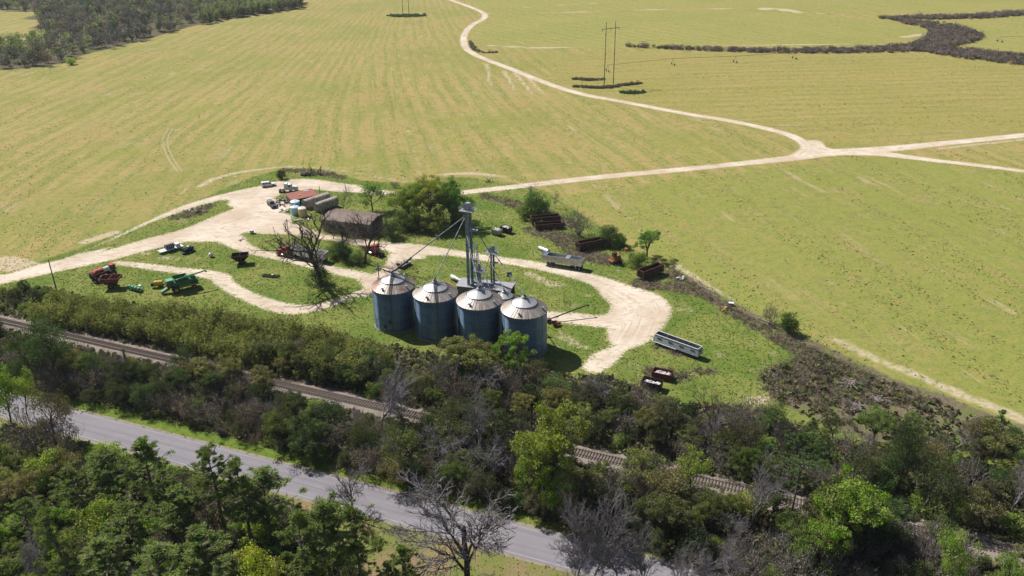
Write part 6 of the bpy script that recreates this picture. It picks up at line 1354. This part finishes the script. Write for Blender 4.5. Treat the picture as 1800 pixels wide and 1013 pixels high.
# ---- ground cover: grass tufts, field weeds, brush and undergrowth (nobody could count them)
def tufts(name,label,cat,pts,size,cols_,seed,blades=5,hgt=.5,asp=.7):
    rng=np.random.default_rng(seed); n=len(pts); P3=np.repeat(pts,blades,0); m=len(P3); s=np.repeat(size,blades); off=rng.normal(0,.35,(m,2))*s[:,None]; c=np.column_stack([P3+off,s*hgt*rng.uniform(.25,.8,m)])
    v,f_,ti=leaves(rng,c,1.0,asp,.5,np.clip(np.repeat(rng.random(n),blades)+rng.normal(0,.15,m),0,1)); v=v.reshape(m,4,3); v=c[:,None,:]+(v-c[:,None,:])*s[:,None,None]; v=v.reshape(-1,3); v[:,2]=np.maximum(v[:,2],.03)
    cl=np.array(cols_)[rng.integers(0,len(cols_),n)]; cl=np.repeat(cl,blades*4,0); me=mesh_np(name,v,f_,ti,extra={'leafcol':cl}); me.materials.append(MASSM); o=bpy.data.objects.new(name,me); col.objects.link(o); return tag(o,label,cat,kind='stuff')
def pts_view(n,ylo,yhi,seed,p=1.0,pad=40):
    """points spread over the photographed ground, thinning with distance"""
    rng=np.random.default_rng(seed); y=ylo+(yhi-ylo)*rng.random(n)**p; x=rng.uniform(-1,1,n)*(y*.62+70); return np.column_stack([x,y])
def zz(P,key): return None
P=pts_view(150000,140,820,40,1.5); lot=sdf_poly(P,LOT); dirt=np.maximum(maxst(P,DIRT_ST),sdf_poly(P,YARD)); far=sdf_poly(P,Gs(FW)); rng=np.random.default_rng(3)
keep=(lot<-1)&(dirt<-1.5)&(far<-3); P=P[keep]
zc=zones(P); u=zc['row'][:,0]; clus=np.sin(u*.45)+np.sin(u*.17+1.3)+1.2*np.sin(P[:,1]*.05+P[:,0]*.03)*np.sin(P[:,0]*.07)+rng.normal(0,.9,len(P)); P=P[clus>.55]
tufts('field_weeds','small dark green weed tufts scattered over the crop fields','weeds',P,rng.uniform(.14,.34,len(P))*np.where(rng.random(len(P))<.12,1.5,1),[(.10,.14,.032),(.14,.18,.04),(.17,.19,.05)],41,4,.36)
P=pts_view(150000,150,330,42,1.0); P=P[(sdf_poly(P,LOT)>.5)&((np.maximum(sdf_poly(P,WOOD),-99)<1)|(sdf_poly(P,BRUSH)>0))]; d=np.maximum(maxst(P,DIRT_ST),sdf_poly(P,YARD)); d=np.minimum(d,-sdf_poly(P,ISLE)); br=np.maximum(sdf_poly(P,BRUSH),maxst(P,BRUSH_ST)); P_=P[(d<-.4)&(br<0)]
tufts('yard_grass','rough green grass tufts of the farmyard','grass',P_,np.random.default_rng(2).uniform(.14,.36,len(P_)),[(.17,.24,.045),(.20,.26,.055),(.24,.26,.075),(.14,.21,.035)],43,4,.32)
P_=P[(br>-.4)&(d<-.2)&(np.random.default_rng(9).random(len(P))<.9)]; rg=np.random.default_rng(4)
for k in range(4): P_=np.vstack([P_,P_[:len(P_)]+rg.normal(0,.6,P_.shape)]) if k<2 else P_
tufts('dead_brush','low dead brown brush','brush',P_,rg.uniform(.25,.6,len(P_)),[(.27,.21,.165),(.22,.17,.13),(.33,.27,.22),(.16,.19,.07)],44,8,1.2,asp=.16)
P=pts_view(85000,85,235,45,1.0); wd=np.maximum(sdf_poly(P,WOOD),sdf_poly(P,WOOD2)); rg=np.random.default_rng(66); rn=np.array([-rd[1],rd[0]]); dk=np.abs((P-ka)@kn); dr=np.abs((P-ra)@rn); P=P[((wd>-.5)|((sdf_poly(P,BRUSH)>0)&(rg.random(len(P))<.45)))&(dk>2.7)&(dr>5.2)]
rg=np.random.default_rng(6); tufts('undergrowth','low brambles and weeds under the trees','undergrowth',P,rg.uniform(.35,1.0,len(P)),[(.11,.13,.045),(.15,.125,.08),(.19,.16,.115),(.13,.175,.05)],46,6,1.1)
P=pts_view(40000,85,235,47,1.0); dr=(P-ra)@rn; lw=sdf_poly(P,LAWN); wd=np.maximum(sdf_poly(P,WOOD),sdf_poly(P,WOOD2)); P=P[(np.abs(dr)>3.9)&((np.abs(dr)<7)|(lw>0))]
tufts('verge_grass','bright short grass along the paved road','grass',P,np.random.default_rng(8).uniform(.15,.35,len(P)),[(.15,.25,.03),(.17,.26,.045),(.20,.22,.06)],48,3,.35)
print('plants',len(n1),len(n2),len(n3),len(n4),len(n5),len(n6))
# ================================================================ LIGHT, SKY, CAMERA
SUN=Vector((-.766*math.cos(R(47)),.643*math.cos(R(47)),math.sin(R(47)))).normalized()
l=bpy.data.lights.new('sun','SUN'); l.energy=5.0; l.angle=R(.5); l.color=(1,.955,.90)
lo=bpy.data.objects.new('sun',l); col.objects.link(lo); lo.rotation_euler=(-SUN).to_track_quat('-Z','Y').to_euler(); lo.location=(0,0,80)
w=bpy.data.worlds.new('World'); sc.world=w; w.use_nodes=True; nt=w.node_tree; bg=nt.nodes['Background']
sk=nt.nodes.new('ShaderNodeTexSky'); sk.sky_type='NISHITA'; sk.sun_disc=False; sk.sun_elevation=math.asin(SUN.z); sk.sun_rotation=math.atan2(SUN.x,SUN.y)
nt.links.new(sk.outputs[0],bg.inputs['Color']); bg.inputs['Strength'].default_value=.05
c=bpy.data.cameras.new('camera'); c.sensor_width=36; c.lens=F/1800*36; c.clip_start=1; c.clip_end=12000
co=bpy.data.objects.new('camera',c); col.objects.link(co); co.matrix_world=Matrix.Translation((0,0,CAMH))@Matrix.Rotation(R(90-PITCH),4,'X')@Matrix.Rotation(R(ROLL),4,'Z')
sc.camera=co
sc.view_settings.view_transform='Standard'; sc.view_settings.look='None'; sc.view_settings.exposure=0.47; sc.view_settings.gamma=1

# ---- air: thin haze that fades the far fields and woods
am=bpy.data.materials.new('haze_air'); am.use_nodes=True; at=am.node_tree; at.nodes.clear(); ao=at.nodes.new('ShaderNodeOutputMaterial'); pv=at.nodes.new('ShaderNodeVolumePrincipled'); pv.inputs['Color'].default_value=(.80,.88,1,1); pv.inputs['Density'].default_value=.00006; pv.inputs['Anisotropy'].default_value=.2
at.links.new(pv.outputs[0],ao.inputs['Volume']); hz=MB().box(0,3000,-1,12100,12100,116).build('haze',am); tag(hz,'thin pale haze over the whole landscape',kind='stuff')
